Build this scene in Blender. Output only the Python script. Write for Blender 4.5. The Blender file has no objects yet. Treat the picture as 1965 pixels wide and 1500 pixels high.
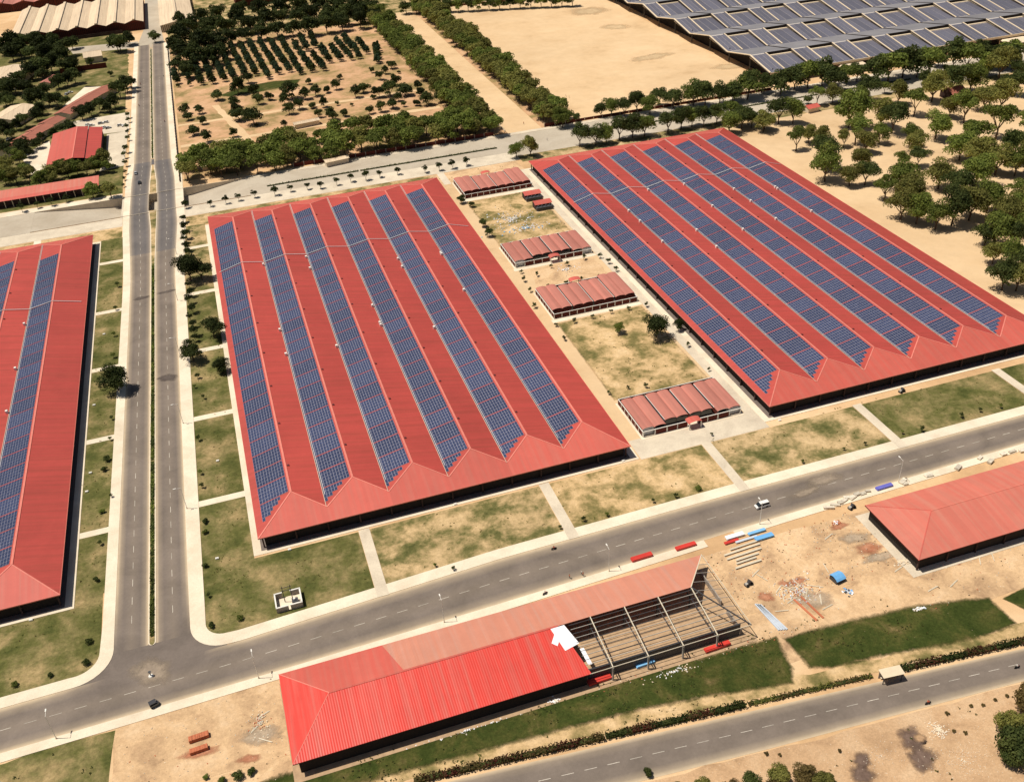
import bpy, bmesh, math, random
import numpy as np
from mathutils import Matrix, Vector
random.seed(7); rng = np.random.default_rng(7)
S = bpy.context.scene
C = bpy.context.scene.collection
# ---------------------------------------------------------------- camera (aerial view, 200 m above the ground)
FPX, PITCH, ROLL, YAW, CAMH = 1844.24, math.radians(34.094), math.radians(-3.666), math.radians(16.071), 200.0
IW, IH = 1965.0, 1500.0
fw = Vector((math.sin(YAW)*math.cos(PITCH), math.cos(YAW)*math.cos(PITCH), -math.sin(PITCH)))
r0 = Vector((math.cos(YAW), -math.sin(YAW), 0)); u0 = r0.cross(fw)
rt = math.cos(ROLL)*r0 + math.sin(ROLL)*u0; up = -math.sin(ROLL)*r0 + math.cos(ROLL)*u0
cam = bpy.data.cameras.new('camera'); cam.sensor_fit = 'HORIZONTAL'; cam.sensor_width = 36
cam.lens = 36*FPX/IW; cam.clip_start = 1; cam.clip_end = 8000
co = bpy.data.objects.new('camera', cam); C.objects.link(co); S.camera = co
co.matrix_world = Matrix(((rt.x, up.x, -fw.x, 0), (rt.y, up.y, -fw.y, 0), (rt.z, up.z, -fw.z, CAMH), (0, 0, 0, 1)))
# ---------------------------------------------------------------- sky, sun, exposure
TO_SUN = Vector((-2.0, 0.6, 5.0)).normalized()
w = bpy.data.worlds.new('World'); S.world = w; w.use_nodes = True
nt = w.node_tree; bg = nt.nodes['Background']
sky = nt.nodes.new('ShaderNodeTexSky'); sky.sky_type = 'NISHITA'; sky.sun_disc = False
sky.sun_elevation = math.asin(TO_SUN.z); sky.sun_rotation = math.atan2(TO_SUN.x, TO_SUN.y)
sky.air_density = 1.0; sky.dust_density = 2.0; sky.ozone_density = 1.0
nt.links.new(sky.outputs[0], bg.inputs[0]); bg.inputs[1].default_value = 0.05
sl = bpy.data.lights.new('sun', 'SUN'); sl.energy = 5.0; sl.angle = math.radians(0.5); sl.color = (1.0, 0.93, 0.82)
so = bpy.data.objects.new('sun', sl); C.objects.link(so); so.rotation_euler = TO_SUN.to_track_quat('Z', 'Y').to_euler()
S.view_settings.view_transform = 'Standard'; S.view_settings.look = 'None'
S.view_settings.exposure = -0.18; S.view_settings.gamma = 1.0; S.view_settings.use_curve_mapping = False
S.render.engine = 'CYCLES'; S.cycles.max_bounces = 5; S.cycles.transparent_max_bounces = 4

def P(px, py, z=0.0):
    """survey: photograph pixel -> point of the place at height z"""
    d = fw + rt*((px-IW/2)/FPX) - up*((py-IH/2)/FPX)
    t = (z-CAMH)/d.z
    return Vector((t*d.x, t*d.y, z))
def pxm(p):
    """photograph pixels per metre at a point"""
    return FPX/((Vector(p)-Vector((0, 0, CAMH))).dot(fw))
def ordw(n):
    one = ['', 'first', 'second', 'third', 'fourth', 'fifth', 'sixth', 'seventh', 'eighth', 'ninth', 'tenth', 'eleventh', 'twelfth', 'thirteenth', 'fourteenth', 'fifteenth', 'sixteenth', 'seventeenth', 'eighteenth', 'nineteenth']
    tens = ['', '', 'twent', 'thirt', 'fort', 'fift', 'sixt', 'sevent', 'eight', 'ninet']
    return one[n] if n < 20 else tens[n//10]+('ieth' if n % 10 == 0 else 'y-'+one[n % 10])
# ---------------------------------------------------------------- materials
M = {}
def new_mat(name):
    m = bpy.data.materials.new(name); m.use_nodes = True
    n = m.node_tree.nodes; l = m.node_tree.links
    b = n['Principled BSDF']; M[name] = m
    return m, n, l, b
def noise(n, l, scale, detail=4, rough=.6, vec=None, dist=0.0):
    t = n.new('ShaderNodeTexNoise'); t.inputs['Scale'].default_value = scale
    t.inputs['Detail'].default_value = detail; t.inputs['Roughness'].default_value = rough
    t.inputs['Distortion'].default_value = dist
    if vec is not None: l.new(vec, t.inputs['Vector'])
    return t
def ramp(n, l, fac, stops):
    r = n.new('ShaderNodeValToRGB'); e = r.color_ramp.elements
    while len(e) < len(stops): e.new(.5)
    for el, (p, c) in zip(e, stops):
        el.position = p; el.color = (*c, 1)
    l.new(fac, r.inputs[0]); return r
def mul(n, l, col, fac, lo, hi):
    mr = n.new('ShaderNodeMapRange'); mr.inputs[1].default_value = .25; mr.inputs[2].default_value = .75
    mr.inputs[3].default_value = lo; mr.inputs[4].default_value = hi; l.new(fac, mr.inputs[0])
    v = n.new('ShaderNodeVectorMath'); v.operation = 'SCALE'; l.new(col, v.inputs[0]); l.new(mr.outputs[0], v.inputs['Scale'])
    return v.outputs[0]
def ground_mat(name, stops, s1, s2=.9, lo=.82, hi=1.15, rough=.95, dist=.4, stretch=None, speck=None, soft=False):
    m, n, l, b = new_mat(name)
    g = n.new('ShaderNodeNewGeometry'); pos = g.outputs['Position']
    if stretch:
        mp = n.new('ShaderNodeMapping'); mp.inputs['Scale'].default_value = stretch; l.new(pos, mp.inputs[0]); pos2 = mp.outputs[0]
    else: pos2 = pos
    a = noise(n, l, s1, 9, .66, pos2, dist); r = ramp(n, l, a.outputs[0], stops)
    f = noise(n, l, s2, 6, .7, pos); c = mul(n, l, r.outputs[0], f.outputs[0], lo, hi)
    f2 = noise(n, l, s1*.23, 3, .5, pos); c = mul(n, l, c, f2.outputs[0], .9, 1.08)
    f3 = noise(n, l, 2.6, 3, .7, pos); c = mul(n, l, c, f3.outputs[0], 1-(1-lo)*.55, 1+(hi-1)*.55)
    if speck:
        sp = noise(n, l, speck[0], 3, .6, pos); sr = ramp(n, l, sp.outputs[0], [(speck[1], (0, 0, 0)), (speck[1]+.04, (1, 1, 1))])
        mx = n.new('ShaderNodeMix'); mx.data_type = 'RGBA'; l.new(sr.outputs[0], mx.inputs[0]); l.new(c, mx.inputs[6]); mx.inputs[7].default_value = (*speck[2], 1)
        c = mx.outputs[2]
    if soft:      # patch that thins out unevenly towards its rim
        at = n.new('ShaderNodeAttribute'); at.attribute_name = 'fade'
        e1 = noise(n, l, .38, 9, .78, pos, .6); sb = n.new('ShaderNodeMath'); sb.operation = 'SUBTRACT'; l.new(at.outputs['Fac'], sb.inputs[0]); l.new(e1.outputs[0], sb.inputs[1])
        mr = n.new('ShaderNodeMapRange'); mr.inputs[1].default_value = -.22; mr.inputs[2].default_value = .26; l.new(sb.outputs[0], mr.inputs[0]); l.new(mr.outputs[0], b.inputs['Alpha'])
    l.new(c, b.inputs['Base Color']); b.inputs['Roughness'].default_value = rough; b.inputs['Specular IOR Level'].default_value = .08
    bp = n.new('ShaderNodeBump'); bp.inputs['Strength'].default_value = .35; bp.inputs['Distance'].default_value = .25
    l.new(f.outputs[0], bp.inputs['Height']); l.new(bp.outputs[0], b.inputs['Normal'])
    return m
SAND = (.66, .43, .23); SANDL = (.76, .54, .32); SANDD = (.50, .31, .16)
ground_mat('sand', [(.3, SANDD), (.46, SAND), (.62, SANDL)], .02, .5, .9, 1.08)
ground_mat('field_sand', [(.30, (.56, .38, .21)), (.42, (.67, .47, .27)), (.62, (.72, .52, .31))], .03, .16, .92, 1.06, dist=.2)
ground_mat('site_sand', [(.3, (.38, .24, .14)), (.42, (.56, .37, .21)), (.52, (.68, .46, .26)), (.66, (.76, .54, .33))], .11, .9, .78, 1.14, speck=(1.6, .68, (.30, .19, .12)))
ground_mat('brown_earth', [(.3, (.40, .25, .14)), (.48, (.57, .37, .21)), (.66, (.66, .46, .28))], .09, 1.3, .82, 1.12, speck=(2.2, .66, (.70, .60, .46)))
ground_mat('orchard_soil', [(.32, (.19, .16, .06)), (.41, (.32, .23, .10)), (.47, (.46, .30, .15)), (.55, (.60, .36, .20)), (.68, (.68, .44, .26))], .045, .4, .82, 1.12, dist=.2)
ground_mat('lawn', [(.34, (.070, .080, .022)), (.45, (.125, .122, .038)), (.53, (.20, .170, .068)), (.62, (.32, .24, .11)), (.72, (.46, .33, .17))], .085, .8, .66, 1.3, dist=.15)
ground_mat('lawn_dry', [(.34, (.085, .090, .028)), (.43, (.165, .15, .055)), (.50, (.33, .25, .115)), (.57, (.52, .37, .19)), (.66, (.64, .46, .25))], .10, .9, .74, 1.22, dist=.15)
ground_mat('lawn_patchy', [(.33, (.11, .11, .035)), (.43, (.24, .19, .075)), (.49, (.42, .30, .14)), (.56, (.62, .43, .22)), (.66, (.70, .50, .28))], .09, .9, .76, 1.2, dist=.15)
ground_mat('patchy_soft', [(.33, (.11, .11, .035)), (.43, (.24, .19, .075)), (.49, (.42, .30, .14)), (.56, (.62, .43, .22)), (.66, (.70, .50, .28))], .09, .9, .76, 1.2, dist=.15, soft=True)
ground_mat('lush_grass', [(.32, (.030, .044, .009)), (.46, (.048, .062, .014)), (.55, (.075, .078, .020)), (.63, (.12, .10, .035)), (.74, (.24, .17, .075))], .11, 1.2, .6, 1.35, speck=(1.7, .72, (.34, .27, .17)), soft=True)
ground_mat('concrete', [(.35, (.60, .51, .39)), (.6, (.74, .64, .49))], .12, 1.6, .88, 1.06)
ground_mat('pavement', [(.35, (.74, .62, .46)), (.6, (.86, .75, .58))], .10, 1.8, .9, 1.05)
ground_mat('pale_road', [(.35, (.44, .37, .28)), (.6, (.53, .46, .36))], .04, .6, .92, 1.06)
ground_mat('dark_soil', [(.35, (.13, .085, .065)), (.6, (.19, .13, .10))], .4, 1.5, .8, 1.2, soft=True)
ground_mat('earth_soft', [(.3, (.30, .18, .10)), (.6, (.44, .28, .16))], .3, 1.5, .8, 1.2, soft=True)
ground_mat('grey_soil', [(.35, (.36, .28, .20)), (.6, (.50, .38, .26))], .3, 1.5, .8, 1.2, soft=True)
ground_mat('road_dust', [(.35, (.27, .215, .165)), (.6, (.34, .27, .20))], .3, 1.5, .85, 1.15, soft=True)
ground_mat('field_stain', [(.35, (.56, .40, .23)), (.6, (.63, .46, .27))], .1, .5, .85, 1.1, soft=True)
ground_mat('tar_stain', [(.35, (.105, .085, .075)), (.6, (.135, .11, .095))], .3, 1.5, .85, 1.15, soft=True)
ground_mat('red_soil', [(.35, (.36, .14, .075)), (.6, (.50, .24, .14))], .3, 1.5, .8, 1.2, soft=True)
def asphalt(name, c1, c2, dust):
    m, n, l, b = new_mat(name)
    g = n.new('ShaderNodeNewGeometry'); pos = g.outputs['Position']
    a = noise(n, l, .07, 9, .68, pos, .5); r = ramp(n, l, a.outputs[0], [(.32, tuple(v*.86 for v in c1)), (.5, tuple((v+q)/2 for v, q in zip(c1, c2))), (.7, tuple(v*1.1 for v in c2))])
    f = noise(n, l, 1.2, 6, .7, pos); c = mul(n, l, r.outputs[0], f.outputs[0], .9, 1.1)
    at = n.new('ShaderNodeAttribute'); at.attribute_name = 'dust'
    d2 = noise(n, l, .35, 6, .65, pos); mt = n.new('ShaderNodeMath'); mt.operation = 'MULTIPLY_ADD'
    l.new(d2.outputs[0], mt.inputs[0]); mt.inputs[1].default_value = .6; mt.inputs[2].default_value = -.3
    ad = n.new('ShaderNodeMath'); ad.operation = 'MULTIPLY_ADD'; ad.use_clamp = True
    l.new(at.outputs['Fac'], ad.inputs[0]); ad.inputs[1].default_value = 1.0
    sc = n.new('ShaderNodeMath'); sc.operation = 'MULTIPLY'; l.new(mt.outputs[0], sc.inputs[0]); l.new(at.outputs['Fac'], sc.inputs[1])
    l.new(sc.outputs[0], ad.inputs[2])
    mx = n.new('ShaderNodeMix'); mx.data_type = 'RGBA'; l.new(ad.outputs[0], mx.inputs[0]); l.new(c, mx.inputs[6]); mx.inputs[7].default_value = (*dust, 1)
    l.new(mx.outputs[2], b.inputs['Base Color']); b.inputs['Roughness'].default_value = .9
    return m
asphalt('asphalt', (.145, .116, .096), (.190, .153, .127), (.60, .47, .31))
asphalt('bridge_asphalt', (.105, .095, .095), (.135, .12, .115), (.45, .36, .26))
def plain(name, col, rough=.7, var=.12, scale=.7, metal=0.0, bump=None):
    m, n, l, b = new_mat(name)
    g = n.new('ShaderNodeNewGeometry')
    f = noise(n, l, scale, 5, .6, g.outputs['Position'])
    rgb = n.new('ShaderNodeRGB'); rgb.outputs[0].default_value = (*col, 1)
    c = mul(n, l, rgb.outputs[0], f.outputs[0], 1-var, 1+var)
    oi = n.new('ShaderNodeObjectInfo'); c = mul(n, l, c, oi.outputs['Random'], 1-var*.5, 1+var*.5)
    l.new(c, b.inputs['Base Color']); b.inputs['Roughness'].default_value = rough; b.inputs['Metallic'].default_value = metal
    if rough > .65: b.inputs['Specular IOR Level'].default_value = .12
    return m
def roof_mat(name, col, stain, rough, rib_axis, rib_scale, rib_strength, var=.10, streak=.06):
    """ribbed painted sheet: streaks and dirt follow the fall of the sheet"""
    m, n, l, b = new_mat(name)
    g = n.new('ShaderNodeNewGeometry'); pos = g.outputs['Position']
    mp = n.new('ShaderNodeMapping'); l.new(pos, mp.inputs[0])
    mp.inputs['Scale'].default_value = (1.6, .05, .2) if rib_axis == 'X' else (.05, 1.6, .2)
    st = noise(n, l, .5, 6, .6, mp.outputs[0]); r = ramp(n, l, st.outputs[0], [(.34, stain), (.56, col)])
    a = noise(n, l, .03, 6, .6, pos, .5); c = mul(n, l, r.outputs[0], a.outputs[0], 1-var, 1+var)
    sx = n.new('ShaderNodeSeparateXYZ'); l.new(pos, sx.inputs[0]); fl = n.new('ShaderNodeMath'); fl.operation = 'FLOOR'; l.new(sx.outputs[0 if rib_axis == 'X' else 1], fl.inputs[0])   # sheet by sheet
    wn = n.new('ShaderNodeTexWhiteNoise'); wn.noise_dimensions = '1D'; l.new(fl.outputs[0], wn.inputs['W']); c = mul(n, l, c, wn.outputs['Value'], .975, 1.025)
    a2 = noise(n, l, .25, 7, .75, pos, .3); c = mul(n, l, c, a2.outputs[0], .93, 1.06)
    oi = n.new('ShaderNodeObjectInfo'); c = mul(n, l, c, oi.outputs['Random'], .95, 1.05)
    l.new(c, b.inputs['Base Color']); b.inputs['Roughness'].default_value = rough
    b.inputs['Specular IOR Level'].default_value = .4
    wv = n.new('ShaderNodeTexWave'); wv.wave_type = 'BANDS'; wv.bands_direction = rib_axis; wv.inputs['Scale'].default_value = rib_scale
    l.new(pos, wv.inputs['Vector'])
    bp = n.new('ShaderNodeBump'); bp.inputs['Strength'].default_value = rib_strength; bp.inputs['Distance'].default_value = .12
    l.new(wv.outputs['Fac'], bp.inputs['Height']); l.new(bp.outputs[0], b.inputs['Normal'])
    return m
roof_mat('roof_red', (.47, .068, .052), (.40, .066, .046), .55, 'Y', 1.1, .06, .12)
roof_mat('roof_hip', (.56, .108, .078), (.53, .13, .095), .6, 'X', 1.1, .06, .06)
roof_mat('roof_faded', (.62, .17, .12), (.60, .21, .15), .6, 'X', 1.0, .2, .06)
roof_mat('roof_new', (.66, .062, .045), (.60, .11, .085), .34, 'X', .5, .22, .08)
roof_mat('roof_dusty', (.62, .25, .165), (.60, .28, .20), .7, 'X', .9, .2, .06)
roof_mat('roof_pink', (.50, .185, .14), (.42, .16, .12), .75, 'X', .5, .3, .1)
roof_mat('roof_terracotta', (.40, .14, .09), (.33, .12, .08), .8, 'Y', .8, .3, .1)
roof_mat('roof_cream', (.72, .56, .38), (.60, .46, .31), .7, 'X', .25, .3, .06)
plain('ridge_cap', (.68, .20, .15), .6); plain('gutter', (.52, .40, .30), .5); plain('conduit', (.62, .60, .58), .4)
plain('vent_dark', (.10, .02, .02), .6)
plain('white_paint', (.80, .77, .70), .6, .05); plain('cream_wall', (.66, .56, .42), .8); plain('brick_panel', (.115, .03, .022), .9, .25, 1.5)
plain('brick_dark', (.07, .045, .04), .95, .25); plain('brick_stack', (.52, .17, .085), .9, .2, 2.0); plain('dark_steel', (.06, .06, .065), .6)
plain('steel', (.46, .43, .38), .5, .15); plain('steel_beam', (.66, .58, .44), .6, .1); plain('grey_wall', (.33, .29, .25), .9, .15); plain('shade_floor', (.17, .14, .12), .95, .2)
plain('tarp_red', (.62, .045, .03), .5); plain('tarp_blue', (.16, .42, .75), .45); plain('sheet_blue', (.22, .50, .80), .4); plain('sheet_violet', (.16, .16, .55), .45)
plain('underlay_white', (.88, .88, .90), .5, .03); plain('zinc', (.55, .60, .66), .35, .1)
plain('line_paint', (.52, .47, .40), .8, .3, 2.0); plain('dirt_floor', (.44, .30, .18), .95, .2, .6); plain('rubber', (.02, .02, .02), .8); plain('glass_dark', (.02, .025, .03), .15)
plain('car_white', (.82, .80, .76), .3, .03); plain('car_silver', (.45, .46, .47), .3, .05); plain('car_dark', (.05, .05, .055), .3); plain('car_red', (.35, .03, .03), .3)
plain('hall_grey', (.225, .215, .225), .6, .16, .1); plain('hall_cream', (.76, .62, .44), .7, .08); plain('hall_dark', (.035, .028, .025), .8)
plain('bark', (.10, .07, .045), .95, .3); plain('rubble', (.62, .55, .44), .95, .3, 1.5)
plain('skin', (.18, .09, .05), .6); plain('shirt', (.55, .16, .08), .8); plain('shirt_white', (.75, .72, .66), .8); plain('trousers', (.06, .05, .06), .8); plain('hair', (.01, .008, .006), .6)
def solar(name, cell, rough):
    m, n, l, b = new_mat(name)
    g = n.new('ShaderNodeNewGeometry'); oi = n.new('ShaderNodeObjectInfo')
    f = noise(n, l, 2.3, 2, .5, g.outputs['Position'])
    r = ramp(n, l, f.outputs[0], [(.3, tuple(c*.72 for c in cell)), (.7, tuple(c*1.3 for c in cell))])
    c = mul(n, l, r.outputs[0], oi.outputs['Random'], .88, 1.12)
    l.new(c, b.inputs['Base Color']); b.inputs['Roughness'].default_value = rough; b.inputs['Specular IOR Level'].default_value = .5
solar('solar_cell', (.040, .052, .110), .25)
solar('hall_solar', (.145, .140, .172), .3)
plain('solar_frame', (.40, .40, .48), .4, .05); plain('lane_white', (.62, .56, .50), .5, .05)
def leaf(name, c1, c2, trans=.38):
    m, n, l, b = new_mat(name)
    oi = n.new('ShaderNodeObjectInfo'); tc = n.new('ShaderNodeTexCoord')
    f = noise(n, l, .55, 4, .6, tc.outputs['Object']); r = ramp(n, l, f.outputs[0], [(.36, c1), (.64, c2)])
    c = mul(n, l, r.outputs[0], oi.outputs['Random'], .78, 1.22)
    l.new(c, b.inputs['Base Color']); b.inputs['Roughness'].default_value = .75; b.inputs['Specular IOR Level'].default_value = .15
    tr = n.new('ShaderNodeBsdfTranslucent'); l.new(c, tr.inputs[0]); mx = n.new('ShaderNodeMixShader'); mx.inputs[0].default_value = trans
    l.new(b.outputs[0], mx.inputs[1]); l.new(tr.outputs[0], mx.inputs[2]); l.new(mx.outputs[0], n['Material Output'].inputs[0])
leaf('leaf_olive', (.145, .15, .036), (.28, .265, .07)); leaf('leaf_green', (.11, .145, .028), (.225, .26, .055))
leaf('leaf_dark', (.045, .066, .018), (.115, .135, .036)); leaf('leaf_blue', (.026, .050, .026), (.066, .092, .040))
leaf('leaf_deep', (.024, .036, .010), (.062, .076, .020)); leaf('leaf_lime', (.12, .15, .03), (.20, .22, .05)); leaf('leaf_dry', (.12, .085, .03), (.20, .15, .055)); leaf('leaf_red', (.13, .030, .022), (.10, .075, .03))

# ---------------------------------------------------------------- mesh helpers
class MB:
    def __init__(s): s.v = []; s.f = []; s.m = []; s.mats = []
    def mi(s, mat):
        if mat not in s.mats: s.mats.append(mat)
        return s.mats.index(mat)
    def face(s, pts, mat):
        k = len(s.v); s.v += [tuple(p) for p in pts]; s.f.append(list(range(k, k+len(pts)))); s.m.append(s.mi(mat)); return s
    def box(s, x0, x1, y0, y1, z0, z1, mat, rz=0.0, c=None):
        pts = [(x0, y0, z0), (x1, y0, z0), (x1, y1, z0), (x0, y1, z0), (x0, y0, z1), (x1, y0, z1), (x1, y1, z1), (x0, y1, z1)]
        if rz:
            cx, cy = c if c else ((x0+x1)/2, (y0+y1)/2); ca, sa = math.cos(rz), math.sin(rz)
            pts = [(cx+(p[0]-cx)*ca-(p[1]-cy)*sa, cy+(p[0]-cx)*sa+(p[1]-cy)*ca, p[2]) for p in pts]
        k = len(s.v); s.v += pts; i = s.mi(mat)
        for f in ((0, 3, 2, 1), (4, 5, 6, 7), (0, 1, 5, 4), (1, 2, 6, 5), (2, 3, 7, 6), (3, 0, 4, 7)):
            s.f.append([k+a for a in f]); s.m.append(i)
        return s
    def bar(s, a, b, wd, ht, mat):
        a, b = Vector(a), Vector(b); d = (b-a).normalized()
        sd = d.cross(Vector((0, 0, 1))); sd = sd.normalized() if sd.length > 1e-4 else Vector((1, 0, 0)); u = sd.cross(d)
        k = len(s.v); i = s.mi(mat)
        for p in (a, b):
            for q, t in ((-1, -1), (1, -1), (1, 1), (-1, 1)): s.v.append(tuple(p+sd*q*wd/2+u*t*ht/2))
        for f in ((0, 1, 2, 3), (7, 6, 5, 4), (0, 4, 5, 1), (1, 5, 6, 2), (2, 6, 7, 3), (3, 7, 4, 0)):
            s.f.append([k+x for x in f]); s.m.append(i)
        return s
    def tube(s, a, b, ra, rb, mat, n=8):
        a, b = Vector(a), Vector(b); d = (b-a).normalized()
        sd = d.cross(Vector((0, 0, 1))); sd = sd.normalized() if sd.length > 1e-4 else Vector((1, 0, 0)); u = sd.cross(d)
        k = len(s.v); i = s.mi(mat)
        for p, r in ((a, ra), (b, rb)):
            for q in range(n):
                t = 2*math.pi*q/n; s.v.append(tuple(p+sd*math.cos(t)*r+u*math.sin(t)*r))
        for q in range(n): s.f.append([k+q, k+(q+1) % n, k+n+(q+1) % n, k+n+q]); s.m.append(i)
        s.f.append([k+n+q for q in range(n)]); s.m.append(i); s.f.append([k+n-1-q for q in range(n)]); s.m.append(i)
        return s
    def mesh(s, name):
        me = bpy.data.meshes.new(name); me.from_pydata(s.v, [], s.f)
        for m in s.mats: me.materials.append(M[m])
        me.polygons.foreach_set('material_index', s.m); me.update(); return me
    def build(s, name, parent=None, **kw): return obj(name, s.mesh(name), parent, **kw)
def obj(name, me, parent=None, loc=None, rz=0.0, label=None, cat=None, group=None, kind=None, scale=None):
    o = bpy.data.objects.new(name, me); C.objects.link(o)
    if parent: o.parent = parent
    if loc is not None: o.location = loc
    if rz: o.rotation_euler = (0, 0, rz)
    if scale is not None: o.scale = scale
    if label: o['label'] = label
    if cat: o['category'] = cat
    if group: o['group'] = group
    if kind: o['kind'] = kind
    return o
def empty(name, loc, label, cat, group=None, rz=0.0):
    o = obj(name, None, None, loc, rz, label, cat, group); o.empty_display_size = .5; return o
def struct(name, mb, **kw): return mb.build(name, kind='structure', **kw)
def copy_tree(o, loc, rz=0.0, label=None, scale=None):
    def cp(a, par):
        c = a.copy(); C.objects.link(c); c.parent = par
        for ch in kids.get(a.name, []): cp(ch, c)
        return c
    kids = {}
    for a in bpy.data.objects:
        if a.parent: kids.setdefault(a.parent.name, []).append(a)
    c = cp(o, None); c.location = loc; c.rotation_euler = (0, 0, rz)
    if label: c['label'] = label
    if scale: c.scale = (scale,)*3
    return c
def poly_sheet(name, pts, z, mat, **kw):
    return struct(name, MB().face([(p[0], p[1], z) for p in pts], mat), **kw)
def jag(pts, step=3.0, amp=.8, seed=1):
    """polygon with an uneven natural edge"""
    r = random.Random(seed); out = []
    for a, b in zip(pts, pts[1:]+pts[:1]):
        a, b = Vector((a[0], a[1])), Vector((b[0], b[1])); n = max(1, int((b-a).length/step)); d = (b-a); nn = Vector((-d.y, d.x)).normalized()
        for k in range(n): p = a+d*(k/n)+nn*r.uniform(-amp, amp); out.append((p.x, p.y))
    return out
def ngon_tri(name, pts, z, mat, **kw):
    bm = bmesh.new(); vs = [bm.verts.new((p[0], p[1], z)) for p in pts]; f = bm.faces.new(vs)
    if f.normal.z < 0: f.normal_flip()
    bmesh.ops.triangulate(bm, faces=[f]); me = bpy.data.meshes.new(name); bm.to_mesh(me); bm.free(); me.materials.append(M[mat])
    return obj(name, me, None, kind='structure', **kw)
def soft_patch(name, pts, z, mat, rim=1.6, grow=.6):
    """ground patch whose 'fade' attribute falls from 1 inside to 0 at the rim"""
    bm = bmesh.new(); f = bm.faces.new([bm.verts.new((p[0], p[1], z)) for p in pts]); bm.normal_update()
    if f.normal.z < 0: f.normal_flip()
    n0 = len(bm.verts); bmesh.ops.inset_region(bm, faces=[f], thickness=rim, use_even_offset=False, use_boundary=True)
    bm.verts.ensure_lookup_table(); bm.verts.index_update(); inner = set(v.index for v in f.verts)
    bmesh.ops.triangulate(bm, faces=[f]); me = bpy.data.meshes.new(name); bm.to_mesh(me); bm.free(); me.materials.append(M[mat])
    at = me.attributes.new('fade', 'FLOAT', 'POINT'); at.data.foreach_set('value', [1.0 if i in inner else 0.0 for i in range(len(me.vertices))])
    return obj(name, me, None, kind='structure')
def ring_patch(name, pts, z, mat):
    n = len(pts); cx = sum(p[0] for p in pts)/n; cy = sum(p[1] for p in pts)/n; v = []; f = []
    for s in (1.0, .12): v += [(cx+(p[0]-cx)*s, cy+(p[1]-cy)*s, z) for p in pts]
    v.append((cx, cy, z))
    for k in range(n): q = (k+1) % n; f += [(k, q, n+q, n+k), (n+k, n+q, 2*n)]
    me = bpy.data.meshes.new(name); me.from_pydata(v, [], f); me.materials.append(M[mat])
    at = me.attributes.new('fade', 'FLOAT', 'POINT'); at.data.foreach_set('value', [0.0]*n+[.95]*n+[1.0]); return obj(name, me, None, kind='structure')
def strip(name, L, R, z, mat, dust=None, kerb=0.0, kind='structure', parent=None, zf=None, fdust=None):
    """ribbon between two polylines, with an optional kerb skirt and a 'dust' attribute across it"""
    ts = [0, .1, .25, .5, .75, .9, 1] if dust else [0, 1]
    fd = fdust or (lambda k, x, y: 1.0)
    v = []; f = []; dv = []
    for a, b in zip(L, R):
        for k, t in enumerate(ts):
            x, y = a[0]+(b[0]-a[0])*t, a[1]+(b[1]-a[1])*t
            v.append((x, y, z + (zf(x, y) if zf else 0))); dv.append(dust[k]*fd(k, x, y) if dust else 0)
    n = len(ts)
    for i in range(len(L)-1):
        for k in range(n-1): f.append((i*n+k, i*n+k+1, (i+1)*n+k+1, (i+1)*n+k))
    if kerb:
        for side in (0, n-1):
            k0 = len(v)
            for i in range(len(L)):
                p = v[i*n+side]; v.append((p[0], p[1], p[2]-kerb)); dv.append(0)
            for i in range(len(L)-1): f.append((i*n+side, (i+1)*n+side, k0+i+1, k0+i))
        for e in (0, len(L)-1):
            k0 = len(v)
            for k in range(n):
                p = v[e*n+k]; v.append((p[0], p[1], p[2]-kerb)); dv.append(0)
            for k in range(n-1): f.append((e*n+k, e*n+k+1, k0+k+1, k0+k))
    me = bpy.data.meshes.new(name); me.from_pydata(v, [], f); me.materials.append(M[mat])
    at = me.attributes.new('dust', 'FLOAT', 'POINT'); at.data.foreach_set('value', dv); me.update()
    bm = bmesh.new(); bm.from_mesh(me); bmesh.ops.recalc_face_normals(bm, faces=bm.faces)
    if bm.faces[:] and sum(fc.normal.z*fc.calc_area() for fc in bm.faces) < 0: bmesh.ops.reverse_faces(bm, faces=bm.faces)
    bm.to_mesh(me); bm.free()
    return obj(name, me, parent, kind=kind)
# ================================================================ the setting
def lerp(tab, x):
    if x <= tab[0][0]: return tab[0][1]
    for (a, va), (b, vb) in zip(tab, tab[1:]):
        if x <= b: return va+(vb-va)*(x-a)/(b-a)
    return tab[-1][1]
XC = [(190, -48.4), (211, -48.15), (320, -46.6), (458, -44.7), (500, -43.95), (526, -43.9), (567, -43.2), (612, -42.9), (878, -40.8), (960, -40.2)]
HW = [(190, 10.2), (440, 10.1), (470, 11.0), (500, 12.1), (570, 12.0), (600, 10.9), (670, 10.6), (960, 10.4)]
MW = [(190, 1.05), (455, 1.1), (497, 1.5), (526, 2.35), (550, 2.25), (567, 2.0), (598, .8)]
NK = [(-140, 195.2), (-74, 196.2), (-25, 196.9), (0, 198.3), (52, 201.3), (127, 202.3), (225, 202.6), (330, 203)]
SK = [(-140, 180.3), (-47.5, 182.0), (7, 183.2), (52, 184.5), (137, 187.7), (215, 189.6), (330, 191.5)]
TX0, TX1, TY0, TY1 = -106.0, 8.0, 521.0, 549.0     # cutting of the underpass
def zt(x, y=0): return -4.6*(1-min(1, max(0, (-64-x)/41.0))) if x < -45 else -4.6*(1-min(1, max(0, (x+24)/31.0)))
g = MB()
xs = [-3000, TX0, TX1, 3500]; ys = [-600, TY0, TY1, 5000]
for i in range(3):
    for j in range(3):
        if i == 1 and j == 1: continue
        g.face([(xs[i], ys[j], 0), (xs[i+1], ys[j], 0), (xs[i+1], ys[j+1], 0), (xs[i], ys[j+1], 0)], 'sand')
struct('ground', g)
def rect(name, x0, x1, y0, y1, mat, z=.03, **kw): return poly_sheet(name, [(x0, y0), (x1, y0), (x1, y1), (x0, y1)], z, mat, **kw)
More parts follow.
